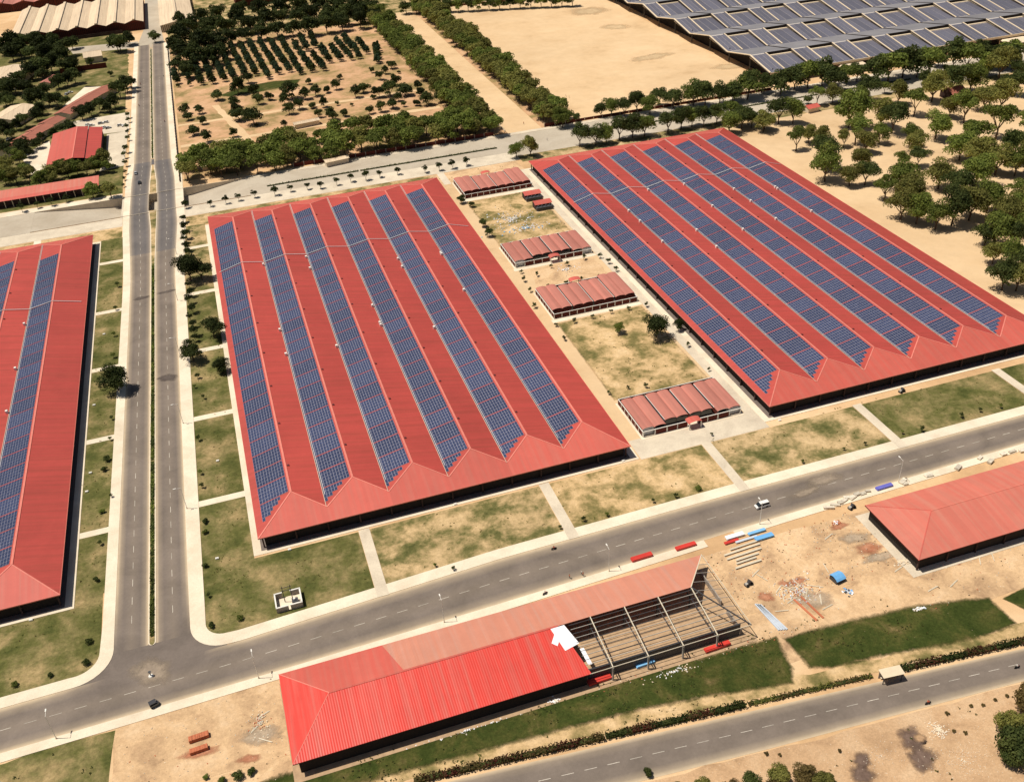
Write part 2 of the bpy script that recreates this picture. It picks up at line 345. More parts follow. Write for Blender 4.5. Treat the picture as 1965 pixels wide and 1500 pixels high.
def jrect(name, x0, x1, y0, y1, mat, z=.03, amp=.5, step=4, seed=3):
    return ngon_tri(name, jag([(x0, y0), (x1, y0), (x1, y1), (x0, y1)], step, amp, seed), z, mat)
# underpass: sloping floor, side walls
xs_t = [TX0+(TX1-TX0)*k/26 for k in range(27)]
strip('underpass_road', [(x, TY0) for x in xs_t], [(x, TY1) for x in xs_t], 0.02, 'pale_road', zf=zt)
for yy, nm in ((TY0, 'south'), (TY1, 'north')):
    wmb = MB()
    for a, b in zip(xs_t, xs_t[1:]): wmb.face([(a, yy, zt(a)), (b, yy, zt(b)), (b, yy, .35), (a, yy, .35)], 'concrete')
    wmb.box(TX0, TX1, yy-.15, yy+.15, .0, .36, 'concrete')
    wo = wmb.build('retaining_wall', label='pale concrete retaining wall along the %s side of the underpass cutting' % nm, cat='wall')
# ---- dual carriageway
yl = [203 + k*4.0 for k in range(0, 176)]
yl = [y for y in yl if y < 905]
DU = [.95, .22, .02, .10, .02, .3, 1.0]
def seg(y0, y1): return [y0] + [y for y in yl if y0 < y < y1] + [y1]
def carriage(name, sgn, y0, y1, mat, z=.06):
    ysg = seg(y0, y1)
    A = [(lerp(XC, y)+sgn*lerp(MW, y), y) for y in ysg]; B = [(lerp(XC, y)+sgn*lerp(HW, y), y) for y in ysg]
    return strip(name, A, B, z, mat, DU, fdust=lambda k, x, y: min(1, max(.0, (y-204)/26)) if k > 3 else 1)
for sgn in (-1, 1):
    carriage('avenue_road', sgn, 204.5, 468, 'asphalt'); carriage('avenue_road', sgn, 603, 905, 'asphalt')
    carriage('bridge_road', sgn, 468, 603, 'bridge_asphalt')
    ysg = seg(TY0-2, TY1+2); db = MB()
    for a, b in zip(ysg, ysg[1:]):
        q = []
        for y in (a, b):
            lo, hi = sorted((lerp(XC, y)+sgn*lerp(MW, y), lerp(XC, y)+sgn*(lerp(HW, y)+4.4))); q.append((lo, hi, y))
        (l0, h0, y0), (l1, h1, y1) = q
        for zz in (-.9, .02): db.face([(l0, y0, zz), (h0, y0, zz), (h1, y1, zz), (l1, y1, zz)], 'concrete')
        db.face([(l0, y0, -.9), (l1, y1, -.9), (l1, y1, .02), (l0, y0, .02)], 'concrete'); db.face([(h0, y0, -.9), (h1, y1, -.9), (h1, y1, .02), (h0, y0, .02)], 'concrete')
    db.build('bridge_deck', label='%s concrete bridge deck of the avenue over the underpass' % ('western' if sgn < 0 else 'eastern'), cat='bridge')
strip('avenue_road', [(lerp(XC, 600)-.85, 597), (lerp(XC, 600)-.85, 607)], [(lerp(XC, 600)+.85, 597), (lerp(XC, 600)+.85, 607)], .055, 'bridge_asphalt')
# ---- main road and junction
xm = [-140+k*5.0 for k in range(0, 95)]
strip('main_road', [(x, lerp(SK, x)) for x in xm], [(x, lerp(NK, x)) for x in xm], .05, 'asphalt', [1.0, .25, .02, .10, .02, .3, 1.0], fdust=lambda k, x, y: 1 if k < 4 else min(1, max(.0, (abs(x+48)-13)/12)))
def arc(c, r, a0, a1, n=9): return [(c[0]+r*math.cos(math.radians(a0+(a1-a0)*k/n)), c[1]+r*math.sin(math.radians(a0+(a1-a0)*k/n))) for k in range(n+1)]
cR = (lerp(XC, 210)+10.2+9.5, 197+9.5); cL = (lerp(XC, 210)-10.2-10, 196.3+10)
fill = [(-60, 193.5), (-37, 193.5)] + [(p[0], p[1]) for p in arc(cR, 9.5, 270, 180)] + [(lerp(XC, 214)+10.2, 214), (lerp(XC, 214)-10.2, 214)] + arc(cL, 10, 0, -90)
ngon_tri('junction_road', fill, .046, 'asphalt')
# ---- pavements
def pavement(name, inner, outer, z=.17): return strip(name, inner, outer, z, 'pavement', None, .17)
innR = [(lerp(XC, y)+lerp(HW, y), y) for y in reversed(seg(216.5, 905))] + arc(cR, 9.5, 180, 270) + [(x, lerp(NK, x)) for x in xm if x > cR[0]+1]
outR = [(lerp(XC, y)+lerp(HW, y)+4.3, y) for y in reversed(seg(216.5, 905))] + arc(cR, 5.3, 180, 270) + [(x, lerp(NK, x)+4.1) for x in xm if x > cR[0]+1]
pavement('pavement', innR, outR)
innL = [(lerp(XC, y)-lerp(HW, y), y) for y in reversed(seg(216.5, 905))] + arc(cL, 10, 0, -90) + [(x, lerp(NK, x)) for x in reversed(xm) if x < cL[0]-1]
outL = [(lerp(XC, y)-lerp(HW, y)-3.3, y) for y in reversed(seg(216.5, 905))] + arc(cL, 6.3, 0, -90) + [(x, lerp(NK, x)+3.8) for x in reversed(xm) if x < cL[0]-1]
pavement('pavement', innL, outL)
pavement('pavement', [(x, lerp(SK, x)) for x in xm if x < 112], [(x, lerp(SK, x)-2.9) for x in xm if x < 112])
pavement('pavement', [(x, lerp(SK, x)) for x in xm if x > 117], [(x, lerp(SK, x)-2.9) for x in xm if x > 117])
# ---- median strips with kerbs
def median(y0, y1, mat, ins=.35):
    ysg = seg(y0, y1)
    L = [(lerp(XC, y)-lerp(MW, y), y) for y in ysg]; R = [(lerp(XC, y)+lerp(MW, y), y) for y in ysg]
    if y0 < 210:
        cx = lerp(XC, y0); L = [(cx-1.05*math.cos(t), y0-1.05*math.sin(t)) for t in (1.5, 1.1, .6)] + L; R = [(cx+1.05*math.cos(t), y0-1.05*math.sin(t)) for t in (1.5, 1.1, .6)] + R
    strip('median_kerb', L, R, .22, 'pavement', None, .2)
    L2 = [(p[0]+ins, p[1]) for p in L]; R2 = [(max(q[0]-ins, p[0]+ins+.02), q[1]) for p, q in zip(L, R)]
    strip('median_soil', L2, R2, .245, mat)
median(205, 455, 'lawn'); median(455, TY0+2, 'lawn_dry'); median(TY1-1, 596, 'lawn_dry'); median(608, 890, 'lawn')
# ---- lane markings: every dash is a piece of its road
dash = MB().box(-.075, .075, -1.5, 1.5, 0, .012, 'line_paint').mesh('lane_marking')
road = bpy.data.objects['main_road']
for k in range(60):
    x = -84.5+k*6.1
    if x > 300: break
    y = (lerp(NK, x)+lerp(SK, x))/2; t = math.atan2((lerp(NK, x+5)+lerp(SK, x+5))/2-y, 5)
    obj('lane_marking', dash, road, (x, y, .062), t-math.pi/2)
av = [o for o in bpy.data.objects if o.name.startswith('avenue_road') or o.name.startswith('bridge_road')]
for sgn, i0 in ((-1, 0), (1, 1)):
    par = bpy.data.objects['avenue_road'] if sgn < 0 else bpy.data.objects['avenue_road.002']
    y = 216.0
    while y < 800:
        off = (lerp(MW, y)+lerp(HW, y))/2
        obj('lane_marking', dash, par, (lerp(XC, y)+sgn*off, y, .072), -.009)
        y += 7.6
# ---- bottom road
BN = [(-60, 142.5), (32.4, 134.3), (95.8, 128.2), (167, 121.3), (330, 104)]
BS = [(-60, 131), (56, 120.6), (90, 117.8), (160, 113.0), (330, 97)]
xb = [-60+5*k for k in range(0, 74)]
strip('south_road', [(x, lerp(BS, x)) for x in xb], [(x, lerp(BN, x)) for x in xb], .05, 'asphalt', [.95, .35, .05, .03, .04, .2, .9])
sr = bpy.data.objects['south_road']
for k in range(60):
    x = -50+k*5.55; y = (lerp(BN, x)*.5+lerp(BS, x)*.5)+.4; t = math.atan2(lerp(BN, x+5)-lerp(BN, x), 5)
    obj('lane_marking', dash, sr, (x, y, .062), t-math.pi/2)
# ---- north road and its footways
rect('north_road', TX1, 900, 513, 548, 'pale_road', .05); rect('footway', -29, 160, 506.5, 520.5, 'concrete', .08)
rect('footway', TX1, 900, 548.2, 552, 'concrete', .08)
rect('north_road', -300, TX0, 520.7, 549.3, 'pale_road', .05); rect('footway', -300, -59.5, 508, 520.5, 'concrete', .08); rect('footway', -140, -60, 549.5, 556, 'pavement', .08)
rect('verge', 160, 900, 503, 512.8, 'lawn_dry', .04)
# ---- cross paths and lawns of the campus
RP = [260.8, 311.2, 361, 414, 465]; LP = [259, 311.3, 362, 412, 464.8]; SP = [15.4, 74.6, 132.7, 191.4, 250, 309]
def kx(y): return lerp(XC, y)+lerp(HW, y)+4.3
def lx(y): return lerp(XC, y)-lerp(HW, y)-3.3
yy = [204] + RP + [495]
for k, (a, b) in enumerate(zip(yy, yy[1:])):
    a2, b2 = a+(1.5 if k else 0), b-1.5
    poly_sheet('lawn', [(kx(a2)-.02, a2), (-18.2, a2), (-18.2, b2), (kx(b2)-.02, b2)], .035, 'lawn' if k < 4 else 'lawn_dry')
for y in RP: poly_sheet('path', [(kx(y)-.02, y-1.5), (-18.2, y-1.5), (-18.2, y+1.5), (kx(y)-.02, y+1.5)], .06, 'pavement')
yy = [230] + LP + [495]
for k, (a, b) in enumerate(zip(yy, yy[1:])):
    a2, b2 = a+(1.4 if k else 0), b-1.4
    poly_sheet('lawn', [(-70, a2), (lx(a2)+.02, a2), (lx(b2)+.02, b2), (-70, b2)], .035, 'lawn')
for y in LP: poly_sheet('path', [(-70, y-1.4), (lx(y)+.02, y-1.4), (lx(y)+.02, y+1.4), (-70, y+1.4)], .06, 'pavement')
rect('lawn', -145, -61.8, 199.7, 230, 'lawn', .033)
xx = [-34.5] + SP
for k, (a, b) in enumerate(zip(xx, xx[1:])):
    a2, b2 = a+(1.8 if k else 0), b-1.8; top = 228.5
    poly_sheet('lawn', [(a2, lerp(NK, a2)+4.0), (b2, lerp(NK, b2)+4.0), (b2, top), (a2, top)], .034, ['lawn', 'lawn_dry', 'lawn_patchy', 'lawn_dry', 'lawn', 'lawn'][k])
for x in SP: poly_sheet('path', [(x-1.7, lerp(NK, x)-.1), (x+1.7, lerp(NK, x)-.1), (x+1.7, 229), (x-1.7, 229)], .18 if False else .175, 'concrete')
rect('apron', 109, 157, 228.8, 239.5, 'concrete', .07)
rect('path', 153.2, 157.2, 239.5, 492, 'concrete', .07)
rect('yard', 109, 113.5, 239.5, 492, 'field_sand', .036); rect('yard', 113.5, 153.2, 239.5, 492, 'field_sand', .033)
soft_patch('lawn', [(113.5, 263), (152.9, 263), (152.9, 324.5), (113.5, 324.5)], .045, 'patchy_soft', 3); jrect('lawn', 118, 151, 355, 374, 'site_sand', .045, 1.0, 4, 6)
soft_patch('lawn', [(113.5, 402), (153, 402), (153, 462), (113.5, 462)], .045, 'patchy_soft', 4); rect('path', 113, 153, 324.6, 327.2, 'pavement', .06); rect('path', 113, 153, 461.5, 464.8, 'pavement', .06)
rect('path', 113, 153, 375.2, 377.4, 'pavement', .06)
jrect('verge', -29, 156, 493, 506, 'lawn_patchy', .04, .6, 5, 8); rect('path', 110, 114, 489, 506.5, 'concrete', .06)
jrect('verge', -140, -60, 494, 507, 'lawn_patchy', .04, .6, 5, 9); rect('path', -103, -99.5, 491, 508, 'pavement', .06)
rect('lawn', -145, -69.8, 226.2, 227.6, 'lawn', .034)
# ---- construction site south of the main road
jrect('site_yard', -58, 330, 156, 181, 'site_sand', .03, .6, 5, 10)
ngon_tri('lawn', jag([(-140, 60), (-60, 60), (-58.5, 160), (-57.5, 178.6), (-140, 177.2)], 5, .5, 11), .033, 'lawn')
jrect('site_yard', -57.5, 330, 138, 156, 'site_sand', .028, .3, 5, 12)
strip1 = [(560, 1470), (660, 1440), (760, 1411), (880, 1372), (1000, 1332), (1130, 1299), (1230, 1272), (1340, 1254), (1420, 1230), (1492, 1214), (1512, 1244), (1532, 1283), (1532, 1317), (1400, 1339), (1240, 1369), (1100, 1405), (900, 1458), (760, 1495), (640, 1531), (480, 1569), (420, 1526)]
soft_patch('lawn', [P(*p)[:2] for p in strip1], .05, 'lush_grass', 3.2)
strip2 = [(1494, 1222), (1560, 1199), (1640, 1179), (1760, 1153), (1850, 1142), (1900, 1140), (1962, 1199), (1900, 1227), (1800, 1249), (1700, 1266), (1600, 1290), (1548, 1287)]
soft_patch('lawn', [P(*p)[:2] for p in strip2], .05, 'lush_grass', 3.2)
strip3 = [(1918, 1148), (1990, 1112), (2080, 1090), (2080, 1150), (1985, 1182)]
soft_patch('lawn', [P(*p)[:2] for p in strip3], .05, 'lush_grass', 1.5)
ngon_tri('verge', jag([(x, lerp(BN, x)+2.9) for x in range(-55, 200, 6)] + [(x, lerp(BN, x)+7) for x in range(199, -56, -6)], 3, .8, 16), .042, 'lawn_patchy')
ngon_tri('waste_ground', jag([(-60, 60), (240, 40), (240, 103)] + [(x, lerp(BS, x)-.6) for x in range(230, -61, -10)], 4, .6, 17), .03, 'brown_earth')
def blob(name, px, py, rx, ry, mat, z=.055, seed=1, rot=0.0):
    c = P(px, py); r = random.Random(seed); pts = []; ph = r.uniform(0, 6)
    for k in range(22):
        t = 2*math.pi*k/22; s = 1+.18*math.sin(2*t+ph)+.10*math.sin(5*t+2*ph)+r.uniform(-.06, .06)
        x, y = rx*s*math.cos(t), ry*s*math.sin(t); pts.append((c.x+x*math.cos(rot)-y*math.sin(rot), c.y+x*math.sin(rot)+y*math.cos(rot)))
    ring_patch(name, [(c.x+(p[0]-c.x)*1.7, c.y+(p[1]-c.y)*1.7) for p in pts], z, mat)
for k, (px, py, rx, ry, m) in enumerate([(1750, 1418, 3.2, 2.8, 'dark_soil'), (1770, 1454, 2.7, 3.4, 'dark_soil'), (1655, 1458, 2.2, 1.9, 'dark_soil'), (1655, 1486, 2.1, 2.8, 'dark_soil'), (1765, 1415, 1.3, 1.2, 'earth_soft'),
        (1640, 1032, 4.5, 2.0, 'grey_soil'), (1668, 1052, 4, 2, 'red_soil'), (1690, 1068, 5, 1.8, 'grey_soil'), (1530, 1115, 2.2, 1.6, 'red_soil'), (1470, 1145, 1.8, 1.8, 'red_soil'), (1505, 1120, 1.4, 1.3, 'red_soil'),
        (382, 1444, 4, 1.3, 'red_soil'), (480, 1455, 2.5, 1.2, 'red_soil'), (1086, 1318, 1.2, .9, 'red_soil'), (1200, 1285, 2, 1.1, 'grey_soil'), (1392, 1221, 1.6, .9, 'red_soil'), (500, 1410, 4, 3, 'grey_soil'), (1560, 1150, 5, 3, 'grey_soil'),
        (1610, 1010, 2.5, 1.2, 'red_soil'), (1835, 1080, 1.3, .8, 'red_soil')]):
    blob('soil_patch', px, py, rx, ry, m, .056+.0025*k, k)
for k, (px, py, rx, ry, m) in enumerate([(290, 1288, 4.5, 4.5, 'road_dust'), (1580, 920, 5, 2.6, 'road_dust'), (1545, 945, 5, 1.4, 'road_dust'), (322, 725, 3.6, 2.2, 'tar_stain'), (272, 572, 3.6, 1.2, 'tar_stain'), (320, 560, 3.6, 1.2, 'tar_stain')]): blob('road_stain', px, py, rx, ry, m, .082+.003*k, k+50)
for k, (px, py, rx, ry) in enumerate([(1130, 22, 14, 16), (1180, 52, 11, 9), (1250, 110, 16, 8), (1400, 128, 12, 7)]): blob('field_stain', px, py, rx*.9, ry*.9, 'field_stain', .05+.003*k, k+80)
# ---- far grounds
rect('sports_field', 210, 356, 556, 905, 'field_sand', .035); rect('dirt_road', 167, 189, 549, 905, 'field_sand', .037)
rect('orchard_ground', -26, 145, 560, 890, 'orchard_soil', .033); rect('grove_ground', 281, 700, 226, 503, 'field_sand', .032)
ngon_tri('yard', jag([(105.5, 492), (157, 492), (157, 506), (105.5, 506)], 4, .4, 20), .045, 'site_sand')
rect('garden_ground', -260, -60, 557, 980, 'lawn', .03); rect('woodland_ground', -26, 330, 891, 1150, 'lawn_dry', .03); rect('woodland_ground', 145.2, 167, 552, 891, 'orchard_soil', .03); rect('woodland_ground', 189, 210, 552, 905, 'orchard_soil', .034)
ngon_tri('lawn', jag([P(*p)[:2] for p in ((160, 168), (150, 140), (170, 108), (246, 104), (247, 150), (215, 165))], 5, .8, 21), .05, 'lawn')
ngon_tri('court', [P(*p)[:2] for p in ((205, 258), (246, 252), (238, 318), (190, 330), (204, 300))], .055, 'concrete')
ngon_tri('court', [P(*p)[:2] for p in ((120, 205), (165, 165), (215, 166), (160, 185), (130, 215))], .05, 'pavement')
ngon_tri('court', [P(*p)[:2] for p in ((40, 300), (95, 270), (100, 305), (85, 330), (60, 335))], .05, 'pavement')
ngon_tri('court', [P(*p)[:2] for p in ((130, 235), (250, 215), (248, 252), (150, 262))], .048, 'concrete')
ngon_tri('factory_road', [P(*p)[:2] for p in ((278, 0), (318, 0), (310, 60), (318, 92), (262, 92), (275, 60))], .05, 'pale_road')
ngon_tri('factory_road', [P(*p)[:2] for p in ((130, 92), (265, 80), (265, 92), (140, 104))], .055, 'pale_road')
soft_patch('lawn', [(2, 722), (10, 714), (34, 715), (62, 722), (66, 736), (45, 742), (20, 738)], .05, 'lush_grass', 5); jrect('path', -26, 140, 664, 668, 'field_sand', .05, .6, 6, 23); jrect('path', -26, 142, 620, 625, 'field_sand', .05, .6, 6, 24)
ngon_tri('path', jag([(-2, 700), (2, 700), (14, 640), (20, 600), (14, 600), (8, 640)], 5, .6, 25), .056, 'field_sand')
# ================================================================ warehouses with solar roofs
E0, HS = 5.0, .235          # eave height, fall of the hip ends
def panel_block(rows, cols0, u, v, key, cache={}):
    """one rack of photovoltaic panels: rows along y, cells laid from the ridge down; cols0 = first column used in each row"""
    if key in cache: return cache[key]
    n = len(cols0); b = MB()
    for r, c0 in enumerate(cols0):
        if c0 >= 10: continue
        y0 = r*v
        b.box(-10*u, -c0*u, y0, y0+v-.04, .06, .10, 'solar_frame')
        for c in range(c0, 10):
            x1 = -c*u-.045; x0 = -(c+1)*u+.045
            b.box(x0, x1, y0+.06, y0+v-.10, .10, .135, 'solar_cell')
    cache[key] = b.mesh('solar_rack'); return cache[key]
def warehouse(x0, x1, y0, y1, ridges, label, panels, zr=8.4, zv=6.3, ycond=420, x_panel_min=-1e9, blank=()):
    """multi-bay hipped shed; ridges run north"""
    root = empty('warehouse', ((x0+x1)/2, y0, 0), label, 'warehouse'); inv = Vector(root.location)
    def L(p): return (p[0]-inv.x, p[1]-inv.y, p[2])
    def part(name, mb, **kw):
        mb.v = [L(p) for p in mb.v]; return mb.build(name, root, **kw)
    # plinth, walls, columns
    part('plinth', MB().box(x0-2.3, x1+2.5, y0-1.6, y1+1.6, 0, .16, 'pavement')); part('floor_slab', MB().box(x0+.1, x1-.1, y0-.1, y1-.1, .1, .2, 'shade_floor'))  # slab colour darkened up to the eave line, imitating the shade there
    part('wall', MB().box(x0+1.7, x1-1.7, y0+1.75, y1-1.7, .1, 5.0, 'hall_dark'))  # near-black box paints in the shade of the open-sided interior
    colm = MB().box(-.22, .22, -.22, .22, .16, 5.1, 'brick_dark').mesh('column')
    nx = int((x1-x0)/9.9); ny = int((y1-y0)/9.9)
    for k in range(nx+1):
        X = x0+1.2+(x1-x0-2.4)*k/nx; obj('column', colm, root, L((X, y0+1.2, 0)))
    for k in range(1, ny+1): obj('column', colm, root, L((x0+1.2, y0+1.2+(y1-y0-2.4)*k/ny, 0)))
    # roof planes
    feet = [(x0, E0)] + [((a+b)/2, zv) for a, b in zip(ridges, ridges[1:])] + [(x1, E0)]
    ry0, ry1 = y0+(zr-E0)/HS, y1-(zr-E0)/HS
    def yS(z): return y0+(z-E0)/HS
    def yN(z): return y1-(z-E0)/HS
    for i, xr in enumerate(ridges):
        (xa, za), (xb, zb) = feet[i], feet[i+1]
        W_ = part('roof_slope', MB().face([(xa, yS(za), za), (xr, ry0, zr), (xr, ry1, zr), (xa, yN(za), za)], 'roof_red'))
        part('roof_slope', MB().face([(xr, ry0, zr), (xb, yS(zb), zb), (xb, yN(zb), zb), (xr, ry1, zr)], 'roof_red'))
        for s in (0, 1):
            Y = y0 if s == 0 else y1; f = yS if s == 0 else yN; yr = ry0 if s == 0 else ry1
            pts = [(xa, Y, E0), (xb, Y, E0)]
            if zb > E0: pts.append((xb, f(zb), zb))
            pts.append((xr, yr, zr))
            if za > E0: pts.append((xa, f(za), za))
            part('hip_end', MB().face(pts if s == 0 else pts[::-1], 'roof_hip'))
        part('ridge_cap', MB().box(xr-.34, xr+.34, ry0, ry1, zr-.04, zr+.09, 'ridge_cap'))
        hc = MB()
        for (xq, zq) in ((xa, za), (xb, zb)):
            hc.bar((xr, ry0, zr+.03), (xq, yS(zq), zq+.03), .42, .08, 'ridge_cap'); hc.bar((xr, ry1, zr+.03), (xq, yN(zq), zq+.03), .42, .08, 'ridge_cap')
        part('hip_cap', hc)
        if i < len(ridges)-1:
            part('valley_gutter', MB().box(xb-.36, xb-.16, yS(zb), yN(zb), zb+.06, zb+.14, 'gutter').box(xb+.14, xb+.30, yS(zb)+6, yN(zb), zb+.10, zb+.22, 'conduit'))
        # solar racks on the western fall of the bay
        if panels and xr-8 > x_panel_min:
            slope = (zr-za)/(xr-xa); ang = math.atan(slope); u = .945 if i else .965; v = 1.64; gap = .42; pitch = 5*v+gap
            nblk = int((ry1-ry0-2.5)/pitch)
            full = panel_block(5, [0]*5, u, v, ('full', u))
            yfoot = yS(za)
            def place(me, yb):
                X = xr-.75*math.cos(ang); Z = zr-.75*math.sin(ang)
                o = obj('solar_rack', me, root, L((X, yb, Z))); o.rotation_euler = (0, -ang, 0); return o
            for k in range(nblk):
                place(full, ry0+.6+k*pitch)
            # stepped end of the rack along the hip
            for e in range(2):
                yb = ry0+.6-(e+1)*pitch; cs = []
                for r in range(5):
                    yc = yb+r*v
                    t = (ry0-yc)/(ry0-yfoot); xlim = t*(xr-xa)+1.5
                    cs.append(max(0, min(10, math.ceil((xlim/math.cos(ang)-.75)/u))))
                if min(cs) < 10: place(panel_block(5, cs, u, v, ('end', i > 0, e, tuple(cs))), yb)
        # ventilators just east of the ridge
        vm = MB().box(-.35, .35, -.35, .35, -.1, .38, 'vent_dark').mesh('vent')
        if i < len(ridges)-1:
            for k in range(int((ry1-ry0)/25)):
                yv = ry0+14+k*25+(i % 2)*4; obj('vent', vm, root, L((xr+.9, yv, zr-.3)))
    fa = MB()
    for a, b in (((x0, y0), (x1, y0)), ((x0, y1), (x1, y1)), ((x0, y0), (x0, y1)), ((x1, y0), (x1, y1))):
        fa.bar((a[0], a[1], E0-.1), (b[0], b[1], E0-.1), .10, .34, 'ridge_cap')
    part('fascia', fa)
    # cable conduit across the bays
    cd = MB(); zig = []
    for i, xr in enumerate(ridges):
        zig.append((feet[i][0]+(1.5 if i == 0 else 0), feet[i][1]+(.55 if i else .8))); zig.append((xr, zr+.3))
    zig.append((x1-2.0, E0+.9))
    for (xa, za), (xb, zb) in zip(zig, zig[1:]): cd.bar((xa, ycond, za), (xb, ycond, zb), .32, .14, 'conduit')
    part('cable_conduit', cd)
    bx = MB().box(-.4, .4, -.5, .5, 0, 1.2, 'white_paint').mesh('inverter_box')
    r = random.Random(int(x0))
    for i in range(len(ridges)-1):
        for k in range(3): obj('inverter_box', bx, root, L((feet[i+1][0]-.9, ycond-r.uniform(2, 90), feet[i+1][1]+.1)))
    return root
R1 = [-3.6+19.6*k for k in range(6)]
warehouse(-15.9, 106.0, 230.9, 489.0, R1, 'red hip-roofed warehouse with six solar rows right beside the avenue', True, ycond=419)
R2 = [171.4+19.5*k for k in range(6)]
warehouse(159.2, 280.2, 233.4, 490.0, R2, 'red solar-roofed warehouse beside the sandy tree grove', True, ycond=424)
R3 = [-144.2, -124.6, -105.2, -85.4]
warehouse(-156.5, -72.2, 228.2, 491.0, R3, 'red solar-roofed warehouse cut off by the left picture edge', True, ycond=415)

# ================================================================ low red sheds by the main road
def hip_shed_right():
    x0, x1, y0, y1, xa, zr = 158.7, 300.0, 153.3, 178.2, 172.8, 7.6; ym = 167.0
    root = empty('storage_shed', (x0, y0, 0), 'finished red hip-roofed shed running out of the right edge', 'shed')
    def part(name, mb):
        mb.v = [(p[0]-x0, p[1]-y0, p[2]) for p in mb.v]; return mb.build(name, root)
    part('plinth', MB().box(x0-1.6, x1, y0-1.3, y1+1.4, 0, .12, 'concrete')); part('wall', MB().box(x0+1.2, x1, y0+1.2, y1-1.2, .1, 5.0, 'hall_dark'))  # wall coloured near-black to stand in for the shadow band below the eave
    part('roof_slope', MB().face([(x0, y0, E0), (x1, y0, E0), (x1, ym, zr), (xa, ym, zr)], 'roof_faded')); part('roof_slope', MB().face([(x1, y1, E0), (x0, y1, E0), (xa, ym, zr), (x1, ym, zr)], 'roof_faded'))
    part('hip_end', MB().face([(x0, y1, E0), (x0, y0, E0), (xa, ym, zr)], 'roof_faded'))
    part('ridge_cap', MB().box(xa, x1, ym-.2, ym+.2, zr-.05, zr+.06, 'roof_faded')); part('hip_cap', MB().bar((xa, ym, zr), (x0, y0, E0+.03), .3, .06, 'roof_hip').bar((xa, ym, zr), (x0, y1, E0+.03), .3, .06, 'roof_hip'))
    part('fascia', MB().bar((x0, y0, E0-.12), (x1, y0, E0-.12), .08, .3, 'brick_panel').bar((x0, y0, E0-.12), (x0, y1, E0-.12), .08, .3, 'brick_panel'))
    cm = MB().box(-.2, .2, -.2, .2, .1, 5, 'brick_dark').mesh('column')
    for k in range(14): obj('column', cm, root, (1.0+k*9.8, .9, 0))
hip_shed_right()
def shed_under_construction():
    x0, x1, y0, y1, zr = -16.0, 104.0, 149.0, 177.0, 7.6; ym = 164.5; xa, xz = -4.6, 94.2; xs = 59.0
    root = empty('unfinished_shed', (x0, y0, 0), 'red roofed shed under construction with bare steel frame at its east end', 'shed')
    def part(name, mb, par=None):
        mb.v = [(p[0]-x0, p[1]-y0, p[2]) for p in mb.v]; return mb.build(name, par or root)
    part('floor_slab', MB().box(x0-.6, x1+1.5, y0-1.6, y1+1.2, 0, .10, 'dirt_floor'))
    part('wall', MB().box(x0+1.3, xs-1, y0+.9, y1-1.3, .1, 5.0, 'hall_dark'))  # dark wall, blackened and set close to the eave to imitate its shade
    part('roof_slope', MB().face([(xa, ym, zr), (x0, y0, E0), (xs, y0, E0), (xs-3.2, ym, zr)], 'roof_new'))
    part('hip_end', MB().face([(x0, y1, E0), (x0, y0, E0), (xa, ym, zr)], 'roof_new'))
    xd = 12.0
    part('roof_slope', MB().face([(x0, y1, E0), (xa, ym, zr), (xd+2.5, ym, zr), (xd-1, y1, E0)], 'roof_hip'))
    part('roof_slope', MB().face([(xd-1, y1, E0), (xd+2.5, ym, zr), (xz, ym, zr), (x1, y1, E0)], 'roof_dusty'))
    ca = MB()
    k = xa
    while k < xs-3.2:
        ca.box(k, min(k+2.9, xs-3.2), ym-.28, ym+.28, zr-.04, zr+.08, 'roof_hip'); k += 3.0
    part('ridge_cap', ca); part('hip_cap', MB().bar((xa, ym, zr+.02), (x0, y1, E0+.04), .26, .06, 'ridge_cap').bar((xa, ym, zr+.02), (x0, y0, E0+.04), .14, .05, 'ridge_cap'))
    def sl(x, t, dz=.05): return (x, y0+(ym-y0)*t, E0+(zr-E0)*t+dz)
    part('underlay', MB().face([sl(xs-5.4, .98), sl(xs-4.0, .52), sl(xs+.2, .58), sl(xs-1.6, .985)], 'underlay_white').face([sl(xs-6.6, .72, .08), sl(xs-5.4, .64, .08), sl(xs-3.6, .80, .08), sl(xs-4.8, .88, .08)], 'underlay_white'))
    part('underlay', MB().face([sl(xs+.1, .16), sl(xs+1.2, .16), sl(xs+.8, .48), sl(xs-.3, .48)], 'underlay_white'))
    part('fascia', MB().bar((x0, y0, E0-.14), (xs, y0, E0-.14), .06, .25, 'brick_panel'))
    # bare frame
    for x in (64.8, 74.6, 84.4, 94.2):
        part('rafter', MB().bar((x, ym, zr-.05), (x, y0, E0-.05), .22, .36, 'steel_beam').bar((x, ym, zr-.7), (x, ym+11, E0-.5), .2, .35, 'dark_steel'))
        part('column', MB().box(x-.2, x+.2, y0-.2, y0+.2, 0, E0-.2, 'steel').box(x-.2, x+.2, ym-.2, ym+.2, 0, zr-.4, 'dark_steel'))
    for k in range(12):
        t = k/11.6
        y = y0+(ym-y0)*t; z = E0+(zr-E0)*t-.0
        xe = x1-(x1-xz)*t-.3
        part('purlin', MB().bar((xs-.5, y, z), (xe, y, z), .13, .15, 'dark_steel' if k % 2 else 'steel'))
    for x in (64.8, 74.6, 84.4, 94.2): part('tie_beam', MB().bar((x, y0+.3, 3.7), (x, y1-2.4, 3.7), .16, .22, 'dark_steel'))
    for k in range(8):
        t = k/8; yh = y0+.6+(y1-y0-1.2)*t; tt = 1-abs(yh-ym)/(ym-y0) if yh < ym else 1-(yh-ym)/(y1-ym)
        xe = x1-(x1-xz)*max(tt, 0)
        part('purlin', MB().bar((xe, yh, E0+(zr-E0)*max(tt, 0)), (x1, yh, E0), .10, .12, 'steel'))
